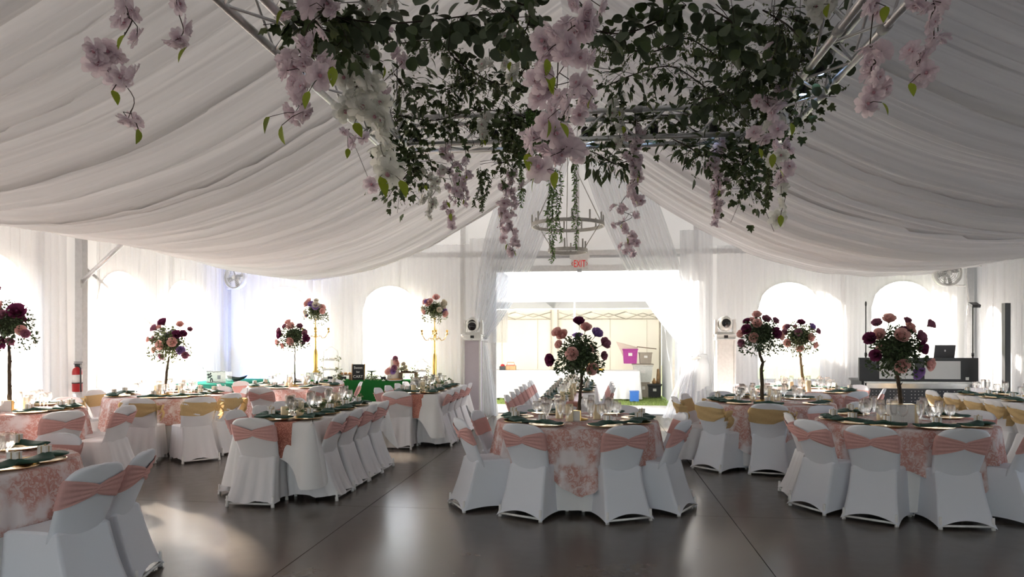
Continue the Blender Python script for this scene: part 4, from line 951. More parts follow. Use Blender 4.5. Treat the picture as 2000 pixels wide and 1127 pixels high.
tag(MB().tube([(6.72, 13.9, 3.05), (6.7, 13.88, 2.7), (6.74, 13.88, 2.3), (6.72, 13.88, 2.0)], .012, 6).build('fan_cable', M['white_paint']), 'white cable hanging below the right fan', 'cable')
t = thing('exit_sign', 'white EXIT sign with red letters above the doorway', 'exit sign', (-.34, YE-.14, 3.09))
MB().box((0, 0, .0), (.34, .05, .21)).build('housing', M['emptywhite'], t, False)
o = link('lettering', text_mesh('EXIT', .19, mat('exit_red', (.75, .03, .03), .5, emit=((1, .06, .05), .15)), .004), t, (0, -.028, -.005)); o.rotation_euler = (PI/2, 0, 0); o.scale = (.62, 1.05, 1)
for sx in (-1, 1): MB().tube([(sx*.138, -.028, .035), (sx*.158, -.028, 0), (sx*.138, -.028, -.035)], .006, 5).build('arrow', mat('exit_arrow_red', (.7, .03, .03), .5), t)
MB().box((0, 0, .16), (.40, .06, .11)).build('mount', M['emptywhite'], t, False); MB().box((0, -.02, -.14), (.09, .08, .06)).build('lamp_head', M['post'], t, False)
# ------------------------------------------------------------------ chandelier
t = thing('chandelier', 'two-tier grey ring chandelier hanging in front of the doorway', 'chandelier', (-.40, 10.0, 0))
M['ring'] = mat('brushed_nickel_grey', (.55, .53, .49), .5, .1, .08, 30)
def ring(R, z, n, ph):
    G = []
    for rr, zz_ in ((R-.012, -.02), (R+.012, -.02), (R+.012, .028), (R-.012, .028)): G.append([(rr*math.cos(a), rr*math.sin(a), z+zz_) for a in np.linspace(0, 2*PI, 49)[:-1]])
    o = MB().grid(G, cu=True, cv=True).build('ring', M['ring'], t); sharp(o)
    MB().grid([[(rr*math.cos(a), rr*math.sin(a), z-.021) for a in np.linspace(0, 2*PI, 49)[:-1]] for rr in (R-.009, R+.009)], cv=True).build('pale_underside', M['emptywhite'], o)
    for k in range(n):
        a = 2*PI*k/n+ph; c = MB().lathe([(.001, 0), (.017, 0), (.017, .012), (.0115, .014), (.0115, .13), (.001, .13)], 10, (R*math.cos(a), R*math.sin(a), z+.02), cap=False).build('candle_sleeve', M['ring'], o)
        MB().lathe([(.001, .13), (.006, .132), (.009, .15), (.003, .185), (.001, .19)], 8, (R*math.cos(a), R*math.sin(a), z+.02), cap=False)
zt_, zb_ = CAMZ+(HZ-441)/F*10.0, CAMZ+(HZ-491)/F*10.0
ring(.50, zt_, 12, .15); ring(.265, zb_, 6, .4)
hub = zt_+.98
for k in range(3):
    a = 2*PI*k/3-.45; u = Vector((math.cos(a), math.sin(a), 0))
    MB().tube([u*.02+Vector((0, 0, hub)), u*.5+Vector((0, 0, zt_+.03))], .006, 6).build('rod', M['ring'], t); MB().tube([u*.49+Vector((0, 0, zt_-.02)), u*.265+Vector((0, 0, zb_+.03))], .006, 6).build('rod', M['ring'], t)
MB().ell((0, 0, hub), (.03, .03, .035), 10, 6).build('hub', M['ring'], t); MB().tube([(0, 0, hub), (0, 0, 5.42)], .006, 6).build('hanging_chain', M['ring'], t)
# ------------------------------------------------------------------ moving head lights on columns
M['panel'] = cloth('column_fabric', (.62, .56, .60), .1, 0, 30, .03)
def column(x, y, lens_z, label, l2, ma):
    t = thing('light_column', label, 'column', (x, y, 0), 0); h = 1.54
    MB().box((0, 0, h/2), (.30, .30, h)).build('core', M[ma], t, False)
    for sx in (-1, 1):
        for sy in (-1, 1): MB().box((sx*.153, sy*.153, h/2), (.03, .03, h)).build('corner_post', M['emptywhite'], t, False)
    MB().box((0, 0, .015), (.5, .5, .03)).build('base_plate', M['emptywhite'], t, False); MB().box((0, 0, h+.01), (.36, .36, .02)).build('top_plate', M['emptywhite'], t, False)
    b = thing('moving_head_light', l2, 'stage light', (x, y, h+.02), 0)
    o = MB().box((0, 0, .05), (.34, .26, .08)).build('base', M['emptywhite'], b, False); MB().box((0, -.132, .05), (.07, .004, .05)).build('display', M['black'], o, False)
    for sx in (-1, 1): MB().tube([(sx*.19, -.05, .06), (sx*.21, -.05, .05), (sx*.22, -.05, .09)], .012, 6).build('clamp_handle', M['emptywhite'], o)
    k = MB(); k.box((0, 0, .115), (.30, .12, .05))
    for sx in (-1, 1):
        G = []
        for yy in (-.07, .07): G.append([(sx*.165+dx, yy*(1 if z_ < .3 else .8), z_) for dx, z_ in ((-.025, .1), (.025, .1), (.028, .28), (.018, .37), (-.018, .37), (-.025, .28))])
        k.grid(G, cv=True); n = len(k.v); k.f += [tuple(range(n-12, n-6))[::-1], tuple(range(n-6, n))]
    k.build('yoke', M['emptywhite'], b, False)
    hd = MB(); Mx = Matrix.Rotation(PI/2, 3, 'X'); G = []
    for rr, yy in ((.001, .15), (.09, .15), (.125, .10), (.128, -.05), (.115, -.12), (.09, -.145), (.078, -.145)): G.append([(rr*math.cos(a), yy, .29+rr*1.12*math.sin(a)) for a in np.linspace(0, 2*PI, 25)[:-1]])
    hd.grid(G, cv=True); ho = hd.build('head', M['emptywhite'], b)
    ln = MB(); ln.grid([[(rr*math.cos(a), yy, lens_z+rr*math.sin(a)) for a in np.linspace(0, 2*PI, 25)[:-1]] for rr, yy in ((.085, -.146), (.075, -.150), (.05, -.165), (.001, -.17))], cv=True); ln.build('lens', mat('dark_lens', (.01, .01, .013), .08, 0, 0), ho)
    ln = MB(); ln.grid([[(rr*math.cos(a), yy, lens_z+rr*math.sin(a)) for a in np.linspace(0, 2*PI, 25)[:-1]] for rr, yy in ((.085, -.13), (.094, -.150), (.09, -.158), (.08, -.15))], cv=True); ln.build('lens_rim', M['emptywhite'], ho)
column(-2.36, 13.55, .25, 'white column with lavender panels left of the doorway', 'white moving head stage light on the left column', 'panel')
column(2.36, 13.55, .30, 'white column right of the doorway', 'white moving head stage light on the right column', 'emptywhite')
# ------------------------------------------------------------------ disc jockey booth and its gear
B0 = P(1793, 700, 12.3); BX, BY = B0.x, B0.y
t = thing('dj_booth', 'black and white disc jockey booth with perforated lower front', 'booth', (BX, BY, 0), .0); hw = .97
M['pwhite'] = cloth('white_acrylic', (.70, .69, .68), .15, 0, 20, .02); M['steel'] = mat('polished_steel', (.62, .60, .58), .18, 1, .25, 3)
MB().box((0, .02, 1.04), (2*hw, .06, .40)).build('upper_fascia', M['black'], t, False)
for x0, x1 in ((-.64, -.06), (.10, .68)): MB().box(((x0+x1)/2, -.014, 1.03), (x1-x0, .012, .31)).build('white_panel', M['pwhite'], t, False)
MB().box((.79, -.013, .885), (.05, .01, .05)).build('badge', M['emptywhite'], t, False)
MB().box((.05, -.03, .815), (1.84, .12, .03)).build('shelf_edge', M['emptywhite'], t, False); MB().box((.05, -.01, .755), (1.82, .06, .09)).build('steel_band', M['steel'], t, False)
MB().box((.05, .03, .355), (1.80, .05, .70)).build('perforated_panel', M['darkmetal'], t, False)
pm = MB()
for i in range(30):
    for j in range(11):
        if i % 6 == 5: continue
        x = -.8+i*.058; z = .08+j*.058; pm.box((x, .0035, z), (.012, .004, .012))
o = pm.build('perforation', M['box'], t, False); o['kind'] = 'stuff'
MB().box((0, .32, .845), (1.9, .62, .03)).build('worktop', M['black'], t, False)
for sx in (-1, 1): MB().box((sx*.9, .32, .42), (.04, .6, .82)).build('side_panel', M['black'], t, False)
t = tag(MB().box((0, 0, .20), (.50, .30, .06)).box((0, 0, .085), (.44, .26, .17)).build('dj_mixer', M['emptywhite'], None, False, (BX+.42, BY+.28, .86)), 'white mixer box on the disc jockey booth', 'mixer')
MB().box((0, 0, .232), (.46, .26, .004)).build('control_face', M['post'], t, False)
t = thing('laptop', 'open dark laptop on a raised stand at the disc jockey booth', 'laptop', (BX+.47, BY+.30, 1.092), PI+.12)
for sx in (-1, 1): MB().tube([(sx*.13, .12, 0), (sx*.13, .10, .012), (sx*.13, -.1, .05), (sx*.13, .12, .10)], .006, 6).build('stand_leg', M['black'], t)
MB().box((0, .02, .105), (.36, .25, .018), M=Matrix.Rotation(.22, 3, 'X')).build('keyboard_base', M['black'], t, False)
l = MB().box((0, .17, .245), (.36, .012, .25), M=Matrix.Rotation(-.2, 3, 'X')).build('lid', M['darkmetal'], t, False)
MB().ell((0, .185, .27), (.014, .003, .02), 10, 6).build('emblem', M['post'], l)
def stand(x, y, h, label, name, top):
    t = thing(name, label, 'stand', (x, y, 0)); MB().tube([(0, 0, .1), (0, 0, h*.6)], .015, 8).tube([(0, 0, h*.6), (0, 0, h)], .010, 8).build('pole', M['black'], t); MB().lathe([(.022, h*.6-.03), (.022, h*.6+.03)], 10).build('clutch', M['black'], t)
    for k in range(3): a = 2*PI*k/3+.4; MB().tube([(0, 0, .35), (.32*math.cos(a), .32*math.sin(a), .01)], .011, 6).build('leg', M['black'], t)
    if top: MB().box((0, -.05, h+.01), (.14, .16, .05), M=Matrix.Rotation(.35, 3, 'X')).build('light_head', M['darkmetal'], t, False)
    else: MB().ell((0, 0, h+.03), (.018, .018, .05), 8, 6).build('microphone', M['black'], t)
q = P(1691, 660, 12.6); stand(q.x, q.y, CAMZ+(HZ-597)/F*12.6, 'slim black microphone stand left of the disc jockey booth', 'microphone_stand', 0)
q = P(1900, 660, 12.5); stand(q.x, q.y, CAMZ+(HZ-597)/F*12.5, 'black lighting stand right of the disc jockey booth', 'lighting_stand', 1)
q = P(1978, 700, 11.6); t = thing('column_speaker', 'tall thin black column speaker at the right wall', 'speaker', (q.x-.1, q.y, 0)); hh = CAMZ+(HZ-592)/F*11.6
MB().box((0, 0, .17), (.30, .34, .34)).build('subwoofer', M['black'], t, False); MB().box((0, 0, (hh+.34)/2), (.085, .10, hh-.34)).build('column', M['black'], t, False); MB().box((0, -.052, hh*.65), (.07, .004, hh*.6)).build('grille', M['black'], t, False)
# blue uplight in the left corner (a small LED can on the floor)
t = thing('uplight', 'small black LED uplight can throwing blue light in the left corner', 'light', (-7.25, 14.0, 0)); MB().lathe([(.001, 0), (.07, 0), (.075, .02), (.075, .16), (.065, .16), (.06, .12), (.001, .12)], 16, cap=False).build('can', M['black'], t)
ul = bpy.data.lights.new('uplight_lamp', 'SPOT'); ul.energy = 300; ul.color = (.12, .25, 1); ul.spot_size = 1.2; ul.spot_blend = .6; uo = bpy.data.objects.new('uplight_lamp', ul); COL.objects.link(uo); uo.parent = t; uo.location = (0, 0, .17); uo.rotation_euler = (PI-.2, .12, 0)
# ------------------------------------------------------------------ the canopy outside the doorway
M['canopy'] = cloth('cream_canopy_wall', (.74, .70, .62), .05, 0, 3, .03); M['canopyroof'] = cloth('white_canopy_roof', (.52, .525, .54), .05, 0, 3, .02)
M['cream_frame'] = mat('cream_frame', (.62, .57, .48), .5)
t = thing('pop_up_canopy', 'white pop-up canopy with cream walls outside the doorway', 'canopy', (0, 0, 0)); cz = 2.42; cy0, cy1 = 16.6, 20.2; cx0, cx1 = -4.3, 1.80
for a, b in ((cx0, -1.2), (-1.2, cx1)):
    m = (a+b)/2; ym = (cy0+cy1)/2; zt = cz+1.15; mb = MB()
    mb.add([(a, cy0, cz+.02), (b, cy0, cz+.02), (b, cy1, cz+.02), (a, cy1, cz+.02), (m, ym, zt)], [(0, 1, 4), (1, 2, 4), (2, 3, 4), (3, 0, 4)])
    mb.add([(a, cy0, cz+.02), (b, cy0, cz+.02), (b, cy0, cz-.2+.32), (a, cy0, cz-.2+.32)], [(0, 1, 2, 3)]); mb.build('roof', M['canopyroof'], t, False)
n = 40; G = []
for i in range(n+1):
    x = cx0+(cx1-cx0)*i/n; G.append([(x, cy1+.02*math.sin(i*1.3+z*2), z) for z in np.linspace(.02, cz, 6)])
MB().grid(G).build('rear_wall', M['canopy'], t)
MB().grid([[(cx1+.015*math.sin(y*5), y, z) for z in (.02, 1.2, cz)] for y in np.linspace(cy0-.55, cy1, 14)]).build('side_wall', M['canopyroof'], t)
MB().grid([[(cx0+.015*math.sin(y*5), y, z) for z in (.02, 1.2, cz)] for y in np.linspace(cy0, cy1, 14)]).build('side_wall', M['canopyroof'], t)
for x, y in ((cx0, cy1-.06), (-1.28, cy1-.08), (-1.08, cy1-.08), (cx1-.05, cy1-.06), (cx0, cy0), (cx1-.05, cy0)): MB().box((x, y, cz/2), (.05, .05, cz)).build('leg', M['cream_frame'], t, False)
MB().box((-.52, 17.0, 1.32), (.05, .05, 2.64)).build('front_leg', M['white_paint'], t, False)
for x0, x1 in ((cx0, -1.28), (-1.08, cx1-.05)):
    k = 3; w_ = (x1-x0)/k
    for i in range(k):
        a, b = x0+i*w_, x0+(i+1)*w_
        MB().tube([(a, cy1-.1, cz-.28), ((a+b)/2, cy1-.1, cz-.12), (b, cy1-.1, cz-.28)], .014, 6).tube([(a, cy1-.13, cz-.08), ((a+b)/2, cy1-.13, cz-.22), (b, cy1-.13, cz-.08)], .014, 6).build('scissor_bar', M['cream_frame'], t)
    MB().box(((x0+x1)/2, cy1-.05, cz-.28), (x1-x0, .03, .035)).build('rail', M['cream_frame'], t, False)
for i in range(6): x = cx0+.6+i*1.02; MB().tube([(x, cy1-.03, .02), (x, cy1-.03, cz-.25)], .006, 5).build('wall_seam', M['cream_frame'], t)
cloth_table(-.85, 18.9, 1.95, .38, M['cloth'], 'white cloth reaching the grass on the caterers table outside', drop=.72, name='caterers_table')
M['magenta'] = mat('magenta_plastic', (.42, .05, .30), .4); M['greyplastic'] = mat('taupe_plastic', (.36, .31, .26), .5); M['clearplastic'] = mat('milky_plastic', (.66, .66, .64), .35)
M['yellow'] = mat('yellow_plastic', (.80, .52, .03), .45); M['blue'] = mat('blue_plastic', (.04, .16, .55), .4)
def bin_(name, x, y, z, w, d, h, ma, lid, label, cat='storage box', taper=.85):
    t = thing(name, label, cat, (x, y, z)); G = []
    for q in (0, .03, .9, .93, 1):
        s = taper+(1-taper)*q; e = .012 if q >= .93 else 0; zz_ = h*q
        G.append([Vector((sx*(w/2*s+e), sy*(d/2*s+e), zz_)) for sx, sy in ((-1, -1), (1, -1), (1, 1), (-1, 1))])
    m = MB(); m.grid(G, cv=True); m.add(G[0], [(3, 2, 1, 0)])
    I = [Vector((p.x*.95, p.y*.95, h)) for p in G[-1]]; J = [Vector((p.x*.95, p.y*.95, .02)) for p in G[0]]; m.grid([G[-1], I, J], cv=True); m.add(J, [(0, 1, 2, 3)])
    m.build('bin', ma, t, False)
    if lid: MB().box((0, 0, h+.012), (w+.05, d+.05, .03)).build('lid', lid, t, False)
    MB().box((0, -d/2*(.98)-.006, h*.62), (w*.26, .008, h*.2)).build('paper_label', M['box'], t, False)
    return t
for s in (0,):
    pass
q = lambda px, py, d: P(px, py, d)
a = q(1256, 770, 19.4); zc_ = CAMZ+(HZ-709)/F*19.4
bin_('storage_bin', a.x, 19.6, 0, .30, .3, .42, M['greyplastic'], None, 'tall taupe bin at the bottom of the stack outside', taper=.92)
bin_('clear_bin', a.x-.02, 19.6, .42, .52, .38, .46, M['clearplastic'], M['greyplastic'], 'large milky bin with grey lid in the middle of the stack outside')
a2 = q(1229, 700, 19.4); bin_('magenta_tote', a2.x+.02, 19.62, .915, .40, .32, .40, M['magenta'], None, 'magenta tote with white label on top of the stacked bins outside', 'tote')
a3 = q(1258, 700, 19.4); bin_('taupe_tote', a3.x+.03, 19.62, .915, .34, .32, .30, M['greyplastic'], None, 'taupe tote beside the magenta one outside', 'tote')
a4 = q(1277, 770, 19.4); bin_('black_crate', a4.x, 19.6, 0, .34, .34, .34, M['black'], M['darkmetal'], 'black crate standing on the grass outside', 'crate', .97)
o = tag(MB().lathe([(.001, 0), (.05, 0), (.06, .06), (.03, .10), (.02, .14), (.025, .15), (.001, .15)], 12, cap=False).build('stoneware_jug', M['cookie'], None, True, (a4.x, 19.6, .367)), 'tan jug on the black crate outside', 'jug')
o = tag(MB().tube([(0, 0, 0), (.01, 0, .18), (.0, 0, .40)], [.05, .055, .03], 10).build('paper_sack', M['lightwood'], None, True, (a4.x+.11, 19.68, .367)), 'tall brown paper roll behind the tan jug outside', 'paper roll')
G = []
for i in range(15):
    s = i/14; R = []
    for j in range(9):
        v = j/8; R.append((-.10-.58*s*(.6+.4*(1-v)), .02*math.sin(v*9+s*5), .03+.05*s+(.10+.0*s)*0-v*(.06+.33*s)+.10*(1-v)*s))
    G.append(R)
nb = q(1252, 684, 19.4); t = thing('butterfly_net', 'pale pink net on a dark stick lying across the totes outside', 'net', (nb.x, 19.5, 1.33))
MB().grid(G).build('net', cloth('pink_tulle', (.72, .55, .50), .4, .35, 80), t); MB().tube([(-.12, 0, .04), (.40, .02, -.02)], .011, 7).build('stick', M['wood'], t)
a5 = q(990, 716, 18.9); t = thing('wooden_caddy', 'light wooden caddy with handle on the caterers table', 'caddy', (a5.x+.09, 18.85, ZD)); MB().box((0, 0, .06), (.28, .16, .12)).build('tray', M['lightwood'], t, False); MB().tube([(-.10, 0, .12), (-.09, 0, .20), (.09, 0, .20), (.10, 0, .12)], .01, 6).build('handle', M['lightwood'], t); MB().box((0, 0, .126), (.24, .12, .02)).build('cutlery', M['red'], t, False)
t = tag(MB().box((0, 0, .05), (.16, .14, .10)).build('black_box', M['black'], None, False, (a5.x-.12, 18.8, ZD)), 'small black box beside the wooden caddy outside', 'box'); MB().ell((0, 0, .12), (.06, .05, .04), 10, 5).build('red_cloth', M['red'], t)
a6 = q(1158, 716, 18.9); t = tag(MB().box((0, 0, .02), (.56, .3, .03)).box((0, 0, .038), (.60, .34, .012)).build('yellow_tray', M['yellow'], None, False, (a6.x, 18.85, ZD)), 'yellow tray on the caterers table right of the tree', 'tray')
t = thing('wooden_box', 'wooden box with a round hole standing on the yellow tray', 'box', (a6.x+.0, 18.85, ZD+.045)); MB().box((0, 0, .09), (.26, .18, .17)).box((0, 0, .18), (.28, .20, .012)).build('case', M['lightwood'], t, False); MB().lathe([(.001, 0), (.02, 0), (.02, .004), (.001, .004)], 10).build
t = tag(MB().box((0, 0, .12), (.22, .22, .24)).build('blue_cooler', M['blue'], None, False, (.95, 18.3, 0)), 'small blue box on the grass under the table end outside', 'box'); MB().box((0, 0, .25), (.235, .235, .025)).build('lid', M['blue'], t, False)
# ------------------------------------------------------------------ lighting truss
TX0, TX1, TY0, TY1, TZ0, TZ1, TD = -1.92, 1.59, 2.9, 6.42, 3.28, 3.52, .24
tr = thing('lighting_truss', 'square aluminium box truss hung under the ridge carrying the flowers', 'truss', (0, 0, 0))
def seg(a, b, inward):
    a = Vector(a); b = Vector(b); u = (b-a).normalized(); L = (b-a).length; ch = []
    for w_ in (0, TD):
        for z in (TZ0, TZ1):
            o = Vector(inward)*w_; p, q_ = a+o+Vector((0, 0, z)), b+o+Vector((0, 0, z)); MB().tube([p, q_], .024, 12).build('chord', M['alu'], tr); ch.append((p, q_))
    n = 12
    for f0, f1 in ((0, 1), (2, 3), (0, 2), (1, 3)):
        for k in range(n):
            s0, s1 = k/n, (k+1)/n; p = ch[f0][0].lerp(ch[f0][1], s0) if k % 2 == 0 else ch[f1][0].lerp(ch[f1][1], s0); q_ = ch[f1][0].lerp(ch[f1][1], s1) if k % 2 == 0 else ch[f0][0].lerp(ch[f0][1], s1)
            MB().tube([p, q_], .0095, 7, cap=False).build('brace', M['alu'], tr)
    for s in (.36, .67):
        for p, q_ in ch: c = p.lerp(q_, s); MB().tube([c-u*.04, c+u*.04], .031, 12).build('coupler', M['post'], tr)
seg((TX0, TY0, 0), (TX0, TY1, 0), (1, 0, 0)); seg((TX1, TY0, 0), (TX1, TY1, 0), (-1, 0, 0)); seg((TX0+TD, TY1, 0), (TX1-TD, TY1, 0), (0, -1, 0)); seg((TX0+TD, TY0, 0), (TX1-TD, TY0, 0), (0, 1, 0))
for x in (TX0+TD/2, TX1-TD/2):
    for y in (TY0+TD/2, TY1-TD/2):
        zc = liner_z(abs(x-XC)); MB().tube([(x, y, TZ1), (x, y, zc+.05)], .006, 6).build('hoist_cable', M['darkmetal'], tr)
M['led'] = mat('blue_white_led', (.6, .75, 1), .3, emit=((.45, .65, 1), 12))
rl = random.Random(2)
LEDS = [(TX0+.12, 4.6), (TX0+.12, 5.5), (TX0+.3, 6.3), (-.9, 6.3), (-.1, 6.3), (.5, 6.3), (1.0, 6.3), (TX1-.1, 6.0), (TX1-.1, 5.4), (TX1-.1, 5.0)]
for k, (x, y) in enumerate(LEDS):
    o = thing('led_spot', 'small blue-white LED lamp in the truss, %s' % ['left side nearer', 'left side farther', 'far left corner', 'far side leftmost', 'far side left of centre', 'far side right of centre', 'far side rightmost', 'far right corner', 'right side farther', 'right side nearer'][k], 'lamp', (x, y, TZ0+.05), 0, 'truss LED lamps')
    MB().lathe([(.03, 0), (.034, .01), (.034, .07), (.02, .09), (.001, .09)], 12, cap=False).build('housing', M['black'], o); MB().lathe([(.001, .004), (.028, .004)], 12, cap=False).build('lens', M['led'], o)
# ------------------------------------------------------------------ leaves and garlands
LF = {'round': [MB().grid(leaf_pts(.068, .066, .12, 7, True)).mesh('leaf', M['euca']), MB().grid(leaf_pts(.060, .056, .2, 7, True)).mesh('leaf', M['leaf'])],
      'willow': [MB().grid(leaf_pts(.085, .030, .2, 4)).mesh('leaf', M['leaf']), MB().grid(leaf_pts(.070, .026, .3, 4)).mesh('leaf', M['euca'])],
      'ivy': [], 'lime': [MB().grid(leaf_pts(.075, .040, .3, 5)).mesh('lime_leaf', M['lime'])]}
def ivy_leaf(ma, s):
    out = [(0, 0), (.35, -.08), (.5, .2), (.30, .38), (.42, .62), (.16, .62), (0, 1), (-.16, .62), (-.42, .62), (-.30, .38), (-.5, .2), (-.35, -.08)]
    m = MB(); m.add([(0, .4*s, .01)]+[(x*s, y*s, -.012*abs(x)*2-.01*y) for x, y in out], [(0, 1+i, 1+(i+1) % 12) for i in range(12)]); return m.mesh('leaf', M[ma])
LF['ivy'] = [ivy_leaf('leaf', .065), ivy_leaf('leaf2', .055)]
def path(pts, n):
    """smooth path through points"""
    pts = [Vector(p) for p in pts]
    if len(pts) == 2: return [pts[0].lerp(pts[1], i/n) for i in range(n+1)]
    ext = [pts[0]*2-pts[1]]+pts+[pts[-1]*2-pts[-2]]; out = []; S_ = len(pts)-1
    for i in range(n+1):
        x = i/n*S_; k = min(int(x), S_-1); t = x-k; p0, p1, p2, p3 = ext[k:k+4]
        out.append(.5*((2*p1)+(p2-p0)*t+(2*p0-5*p1+4*p2-p3)*t*t+(3*p1-p0-3*p2+p3)*t**3))
    return out
def place_leaf(me, par, p, d, roll, s):
    o = bpy.data.objects.new('leaf', me); COL.objects.link(o); o.parent = par
    o.matrix_basis = Matrix.Translation(p) @ look(d, roll).to_4x4() @ Matrix.Diagonal((s, s, s, 1)); return o
def garland(label, pts, kind, n, spread, seed, fine=0, size=1.0, droop=.35):
    r = random.Random(seed); pp = path([P(*q) for q in pts], 24); base = pp[0].copy(); pp = [p-base for p in pp]
    t = thing('greenery_garland', label, 'garland', base, 0, 'greenery garlands on the truss'); MB().tube(pp, .005, 5).build('stem', M['twig'], t)
    n = min(290, int(n*1.05))
    for k in range(n):
        x = r.uniform(0, 23.99); i = int(x); c = pp[i].lerp(pp[i+1], x-i); e = Vector((r.gauss(0, 1), r.gauss(0, 1), r.gauss(-.15, .9)))
        p = c+e*spread*.5; d = (e.normalized()+Vector((r.uniform(-.6, .6), r.uniform(-.6, .6), -droop))).normalized()
        place_leaf(LF[kind][r.random() < .35], t, p, d, r.uniform(-1.2, 1.2), r.uniform(.85, 1.4)*size)
    if n:
        m = MB()
        for k in range(n//5):
            c = pp[r.randrange(25)]; e = Vector((r.gauss(0, 1), r.gauss(0, 1), r.gauss(-.2, .8)))*spread*.7; m.tube([c, c+e*.5+Vector((0, 0, .01)), c+e], .0022, 4, cap=False)
        m.build('side_stems', M['twig'], t)
    if fine:
        m = MB()
        for k in range(fine):
            x = r.uniform(0, 23.99); i = int(x); c = pp[i].lerp(pp[i+1], x-i)+Vector((r.gauss(0, 1), r.gauss(0, 1), r.gauss(-.2, 1)))*spread*.42
            d0 = Vector((r.uniform(-1, 1), r.uniform(-1, 1), r.uniform(-1, .3))).normalized()
            for q in range(5):
                b = c+d0*.016*q; l = r.uniform(.018, .032); R = look((d0+Vector((r.uniform(-1, 1), r.uniform(-1, 1), r.uniform(-1, 1)))*.9).normalized()); m.grid([[b+R @ v for v in row] for row in leaf_pts(l, l*.5, .2, 2)])
        o = m.build('fine_foliage', M['leaf2' if seed % 2 else 'leaf'], t); o['kind'] = 'stuff'
    return t
GL = [
 ('dark round-leaf garland along the top left of the flowers', [(640, 30, 3.9), (740, 45, 4.1), (840, 40, 4.3), (920, 30, 4.5), (985, 25, 4.6)], 'round', 150, .16, 0, 1.1),
 ('broad ivy bunch on the left truss behind the white flowers', [(570, 40, 3.9), (640, 60, 4.1), (700, 70, 4.4), (660, 110, 4.6)], 'ivy', 110, .16, 0, 1.25),
 ('fine-leaved garland curling right of the white flowers', [(780, 85, 4.9), (850, 80, 5.0), (885, 110, 5.2), (905, 145, 5.4), (880, 170, 5.6)], 'willow', 30, .08, 200, .8),
 ('leafy swag from the left truss toward the middle', [(770, 145, 5.3), (800, 175, 5.6), (850, 180, 5.7), (905, 165, 5.6), (960, 160, 5.5)], 'willow', 140, .15, 60, 1),
 ('dense leafy garland along the far truss, left part', [(775, 225, 6.2), (850, 235, 6.2), (930, 215, 6.2), (1010, 225, 6.2), (1060, 250, 6.2)], 'ivy', 260, .26, 160, 1),
 ('fine dark garland left of the large pink cluster', [(890, 115, 5.2), (930, 145, 5.3), (985, 165, 5.4), (1025, 135, 5.2), (1045, 100, 5)], 'round', 60, .12, 150, .8),
 ('eucalyptus garland rising right of the pink cluster', [(1150, 60, 4.3), (1220, 65, 4.4), (1290, 40, 4.4), (1340, 10, 4.3)], 'round', 110, .14, 0, 1),
 ('dense fine-leaved garland across the upper right', [(1145, 85, 5), (1210, 95, 5), (1280, 100, 5.1), (1335, 75, 5), (1380, 95, 5.1), (1410, 120, 5.2)], 'willow', 40, .1, 260, .8),
 ('willow-leaf garland in the middle right', [(1180, 170, 5.6), (1240, 145, 5.5), (1310, 130, 5.4), (1370, 165, 5.6), (1400, 190, 5.7)], 'willow', 170, .16, 60, 1),
 ('dense leafy garland along the far truss, right part', [(1140, 195, 6.2), (1220, 240, 6.2), (1300, 225, 6.2), (1380, 265, 6.2), (1460, 260, 6.2)], 'ivy', 230, .24, 120, 1),
 ('round-leaf spray hanging in the upper right gap', [(1385, 15, 4.0), (1430, 45, 4.0), (1440, 80, 4.1), (1420, 110, 4.3)], 'round', 80, .13, 0, 1),
 ('dense bush of leaves on the right truss, upper half', [(1490, 20, 4.3), (1545, 55, 4.5), (1575, 100, 4.7), (1545, 140, 4.9)], 'round', 150, .24, 160, 1),
 ('dense bush of leaves on the right truss, lower half', [(1550, 130, 5.0), (1565, 180, 5.3), (1530, 215, 5.6), (1470, 190, 5.7), (1425, 150, 5.5)], 'ivy', 170, .22, 260, .9),
 ('heavy ivy hanging from the far left corner of the truss', [(770, 230, 6.2), (790, 290, 6.15), (800, 330, 6.15), (770, 370, 6.15)], 'ivy', 190, .22, 90, .95),
 ('heavy ivy hanging from the far right corner of the truss', [(1500, 260, 6.1), (1460, 300, 6.1), (1450, 340, 6.1), (1480, 375, 6.1)], 'ivy', 200, .22, 140, .95),
 ('ivy hanging below the far truss left of the pink cluster', [(985, 240, 6.1), (1000, 270, 6.1), (1020, 300, 6.1), (975, 320, 6.1)], 'ivy', 120, .2, 160, .85),
 ('leafy tail below the far truss right of the pink cluster', [(1120, 285, 6.1), (1165, 300, 6.1), (1200, 320, 6.1), (1225, 315, 6.1)], 'willow', 90, .14, 70, 1),
 ('short leafy tail below the far truss toward the right', [(1310, 270, 6.1), (1350, 290, 6.1), (1370, 305, 6.1), (1400, 290, 6.1)], 'willow', 80, .13, 50, 1),
 ('leafy garland crossing the right side of the square', [(1370, 195, 5.4), (1420, 180, 5.2), (1460, 130, 5.0), (1500, 110, 4.9)], 'round', 110, .16, 110, .9),
 ('small-leaf garland just left of the pink cluster', [(1000, 30, 3.9), (1025, 60, 4), (1035, 20, 4), (1010, 5, 3.9)], 'round', 55, .14, 20, 1.1),
]
for k, (lab, pts, kind, n, sp, fine, sz) in enumerate(GL): garland(lab, pts, kind, n, sp, 30+k, fine, sz)
